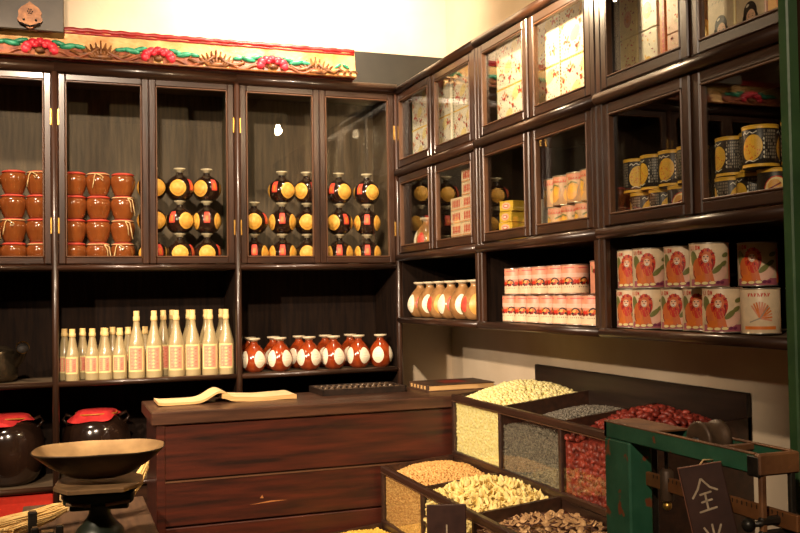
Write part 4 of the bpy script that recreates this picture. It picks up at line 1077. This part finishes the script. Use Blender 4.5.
# straw bundle across the table behind the scale
st = thing('straw_bundle', 'bundle of yellow straw tied with cord, lying behind the iron scale', 'straw', (0, 0, 0))
m = MB(); rr = random.Random(4)
path = [(-1.86, -1.12, .812), (-1.80, -1.11, .822), (-1.72, -1.10, .836), (-1.66, -1.09, .848), (-1.60, -1.07, .860), (-1.555, -1.05, .872), (-1.50, -1.04, .884), (-1.42, -1.02, .885), (-1.355, -1.0, .895), (-1.318, -.99, .94), (-1.295, -.98, .985)]
rad = [.026, .034, .032, .028, .024, .013, .022, .030, .030, .028, .020]
for s_ in range(150):
    a = rr.uniform(0, 6.28); q_ = sqrt(rr.random()); i0 = rr.choice([0, 0, 0, 1]); i1 = rr.choice([11, 11, 11, 10, 10])
    pts = []
    for (p, r_) in list(zip(path, rad))[i0:i1]:
        pts.append((p[0]+rr.uniform(-.002, .002), p[1]+r_*q_*cos(a)+rr.uniform(-.003, .003), p[2]+r_*q_*sin(a)+rr.uniform(-.003, .003)))
        a += rr.uniform(-.1, .15)
    m.tube(pts, .0022, 'straw', 4)
for s_ in range(26):                                   # loop of folded straw at the left end
    r_ = rr.uniform(.03, .060); z0 = rr.uniform(.806, .842)
    m.tube([(-1.80+r_*cos(t)*1.4, -1.14+r_*sin(t), z0+.004*sin(2*t+s_)) for t in np.linspace(0, 5.6, 16)], .0028, 'straw', 4)
m.build('stalks', st)['kind'] = 'stuff'
m = MB()
m.tube([(-1.555+.004*cos(t*2), -1.05+.018*cos(t), .872+.018*sin(t)) for t in np.linspace(0, 12.6, 40)], .0032, 'cord', 6)
m.tube([(-1.56, -1.07, .885), (-1.580, -1.08, .900), (-1.578, -1.08, .922), (-1.562, -1.08, .926), (-1.553, -1.08, .908), (-1.56, -1.07, .885)], .0028, 'cord', 6)
m.tube([(-1.555, -1.07, .89), (-1.545, -1.08, .915), (-1.535, -1.08, .945)], .0028, 'cord', 6)
m.build('tie_cord', st)

# ------------------------------------------------------------------ green platform scale on the right
gx0, gx1, gy0, gy1, gz = -.522, -.442, -3.070, -2.625, 1.28
g = thing('platform_scale', 'chipped green platform scale with rusty roller and beam, front right', 'scale', (-.478, -2.7, 0))
def G(m): m.xf = Matrix.Translation((.478, 2.7, 0)); return m
m = G(MB()); m.box(gx0, gx0+.006, gy0, gy1, gz-.034, gz-.001, 'green', .002); m.box(gx1-.006, gx1, gy0, gy1, gz-.034, gz-.001, 'green', .002)
m.box(gx0, gx1, gy1-.012, gy1, gz-.034, gz-.001, 'green', .002); m.box(gx0, gx1, -2.80, gy1, gz-.004, gz, 'rust', .001)
m.box(gx0-.001, gx0+.008, gy0, -2.80, gz-.003, gz+.0005, 'rust', .001); m.box(gx1-.008, gx1+.001, gy0, -2.80, gz-.003, gz+.0005, 'rust', .001)
m.box(gx0+.002, gx1-.002, -2.985, -2.97, gz-.012, gz-.002, 'rust', .001); m.box(gx0+.006, gx1-.006, gy0, gy1, gz-.036, gz-.031, 'iron', .001)
m.box(gx0-.002, gx1+.002, gy0-.014, gy0, gz-.036, gz, 'rust', .003)
m.box(gx0-.003, gx0+.01, gy0-.012, gy0+.016, gz-.038, gz-.004, 'iron', .002)
m.build('beam_box', g)
m = G(MB()); m.box(gx0, gx0+.055, -2.715, gy1+.0, .16, gz-.034, 'green', .004); m.box(gx0+.055, gx0+.075, -2.705, gy1-.01, .16, gz-.034, 'iron', .002)
m.build('column', g)
m = G(MB()); m.xf = m.xf @ Matrix.Translation((-.480, -2.905, 1.277)) @ Matrix.Rotation(pi/2, 4, 'Y')
m.lathe([(.010, -.026), (.028, -.025), (.033, -.024), (.034, -.018), (.030, -.014), (.030, .012), (.034, .016), (.034, .024), (.028, .026), (.010, .026)], 'oldwheel', seg=30)
m.lathe([(.006, -.032), (.006, .032)], 'iron', seg=12)
m.build('roller', g)
m = G(MB()); m.box(-.484, -.474, -3.12, -2.70, 1.158, 1.186, 'beam', .002)
for i in range(30): m.box(-.4852, -.484, -3.09+.012*i, -3.0885+.012*i, 1.178, 1.185, 'iron', .0002)
m.build('weighing_beam', g)
m = G(MB()); m.lathe([(.012, 0), (.013, .002), (.013, .055), (.008, .062)], 'oldwheel', (-.478, -2.775, 1.14), 16); m.tube([(-.478, -2.775, 1.20), (-.478, -2.775, 1.245)], .004, 'iron'); m.ball((-.478, -2.775, 1.13), .009, 'brass')
m.build('poise', g)
m = G(MB())
for x in (gx0+.008, gx1-.012): m.box(x-.005, x+.006, gy0-.012, gy0-.002, 1.10, gz-.034, 'rust' if x < -.48 else 'iron', .002)
m.box(gx0+.0, gx1, gy0-.014, gy0-.002, 1.165, 1.178, 'iron', .003); m.box(gx0, gx1, gy0-.014, gy0-.002, 1.145, 1.156, 'iron', .003); m.box(gx0, gx1, gy0-.014, gy0-.002, 1.10, 1.115, 'iron', .003)
m.tube([(gx0-.02, gy0-.008, 1.168), (gx1+.01, gy0-.008, 1.168)], .005, 'iron')
m.build('beam_guide', g)
m = G(MB()); m.ball((gx0-.022, gy0-.008, 1.168), .0115, 'iron'); m.build('knob', g)
m = G(MB()); m.ball((gx1+.012, gy0-.008, 1.150), .011, 'iron_green'); m.build('knob', g)
m = G(MB()); m.box(-.80, -.385, -3.25, -2.55, .06, .10, 'green', .005); m.box(-.78, -.395, -3.23, -2.72, .101, .12, 'rust', .003); m.box(-.56, -.40, -2.72, -2.60, .10, .17, 'green', .004); m.build('platform', g)
for x in (-.76, -.42):
    for y in (-3.18, -2.62):
        m = G(MB()); m.xf = m.xf @ Matrix.Translation((x, y, .032)) @ Matrix.Rotation(pi/2, 4, 'Y'); m.lathe([(.01, -.012), (.032, -.012), (.032, .012), (.01, .012)], 'iron', seg=20); m.build('wheel', g)

def stroke(m, mp, pts, w=.004): m.d_line(mp, pts, w, 'ink', 1); [m.d_ell(mp, p[0], p[1], w*.5, w*.5, 'ink', 1.2, 0, 1, 10) for p in pts]
s1 = thing('herb_sign', 'dark tilted wooden sign with two pale brush characters hanging on the green scale', 'sign', (-.560, -2.975, 1.243), 0)
s1.rotation_euler = (0, -.20, -.62)
MB().box(-.032, .040, 0, .006, -.21, .004, 'sign', .0015).build('board', s1)
m = MB().box(-.0335, -.0318, -.0006, .0066, -.21, .0045, 'signedge', .0004); m.box(-.0335, .0405, -.0006, .0066, .0035, .005, 'signedge', .0004); m.build('worn_edge', s1)
m = MB(); mp = planemap((-.032, 0, -.21), (1, 0, 0), (0, 0, 1), (0, -1, 0), .0004)
cx_, cz_ = .034, .155
for a in ([(-.002, .036), (-.010, .020), (-.021, .006)], [(-.001, .036), (.010, .021), (.021, .015)], [(-.008, .010), (.010, .013)], [(-.008, -.003), (.009, .000)], [(-.014, -.019), (.014, -.014)], [(0, .011), (0, -.016)]):
    stroke(m, mp, [(cx_+x, cz_+z) for x, z in a], .0034)
cz_ = .083
for a in ([(0, .030), (0, .012)], [(-.014, .026), (-.008, .014)], [(.014, .028), (.007, .014)], [(-.014, .008), (.014, .010), (.014, -.022), (-.014, -.024)], [(-.012, -.007), (.013, -.006)]):
    stroke(m, mp, [(cx_+x, cz_+z) for x, z in a], .0034)
m.build('brush_characters', s1)['label'] = 'pale brush-written characters'
m = MB().tube([(.004, .003, .004), (.012, .012, .010), (.030, .03, .004)], .0015, 'cord', 5); m.build('hanging_string', s1)
s2 = thing('herb_sign', 'small dark wooden sign standing upright in the lowest grain bin', 'sign', (-.43, -1.56, .60), -.32)
MB().box(-.063, .063, 0, .010, -.03, .277, 'sign', .003).build('board', s2)
m = MB(); mp = planemap((-.063, 0, 0), (1, 0, 0), (0, 0, 1), (0, -1, 0), .0005)
for a in ([(.063, .212), (.063, .09)], [(.040, .18), (.088, .184), (.086, .14), (.042, .136), (.040, .18)], [(.035, .095), (.092, .10)], [(.08, .12), (.092, .09)]): stroke(m, mp, a, .005)
m.build('brush_character', s2)['label'] = 'pale brush-written character'

# green post at the right edge
gp = thing('door_post', 'narrow green painted post with dark timber behind it at the right edge', 'post', (-.353, -2.99, 0))
MB().box(-.0125, .0135, -.012, .012, 0, 3.6, 'green_post', .003).build('painted_strip', gp)
MB().box(.0145, .085, -.060, .012, 0, 3.6, 'wood_z', .003).build('timber', gp)

# ------------------------------------------------------------------ light
def spot(name, loc, aim, power, size, blend=.6, rad=.05, col=(1, .765, .55)):
    l = bpy.data.lights.new(name, 'SPOT'); l.energy = power; l.spot_size = size; l.spot_blend = blend; l.shadow_soft_size = rad; l.color = col
    o = bpy.data.objects.new(name, l); COL.objects.link(o); o.location = loc
    o.rotation_euler = (Vector(aim)-Vector(loc)).to_track_quat('-Z', 'Y').to_euler()
    return o
spot('ceiling_spot_key', (-2.9, -2.7, 2.76), (-.5, -.6, 1.3), 560, 1.0, .9)
spot('ceiling_spot_far', (-4.3, -2.2, 2.85), (-.1, -1.0, 1.45), 420, .55, .9)
spot('ceiling_spot_front', (-1.7, -3.2, 3.3), (-1.1, 0, 1.6), 500, .95)
spot('ceiling_spot_wall', (-.50, -.70, 3.5), (-.40, .34, 3.0), 330, 2.0, 1, col=(1, .80, .60))
spot('ceiling_spot_left', (-2.3, -1.0, 3.45), (-1.75, .05, 1.5), 230, .9)
spot('added_fill_spot', (-2.6, -5.0, 3.2), (-.3, -2.5, 1.55), 290, .55)  # unseen fill added behind the camera to brighten the green scale and post
w = bpy.data.worlds.new('world'); S.world = w; w.use_nodes = True
w.node_tree.nodes['Background'].inputs['Color'].default_value = (1, .75, .5, 1)
w.node_tree.nodes['Background'].inputs['Strength'].default_value = .02

# ------------------------------------------------------------------ camera
yaw, pit, rol = 0.35382928, 0.02870687, -0.01569775
cy, sy, cp, sp = cos(yaw), sin(yaw), cos(pit), sin(pit)
F = Vector((sy*cp, cy*cp, sp)); R = Vector((cy, -sy, 0)); U = R.cross(F)
R2 = R*cos(rol)+U*sin(rol); U2 = -R*sin(rol)+U*cos(rol)
cam = bpy.data.cameras.new('camera'); co = bpy.data.objects.new('camera', cam); COL.objects.link(co)
mw = Matrix((R2, U2, -F)).transposed().to_4x4(); mw.translation = Vector((-1.5862, -4.3, 1.55)); co.matrix_world = mw
cam.sensor_width = 36; cam.lens = 929.41/800*36; cam.clip_start = .05
S.camera = co
S.view_settings.view_transform = 'Standard'; S.view_settings.look = 'None'; S.view_settings.exposure = 0; S.view_settings.gamma = 1
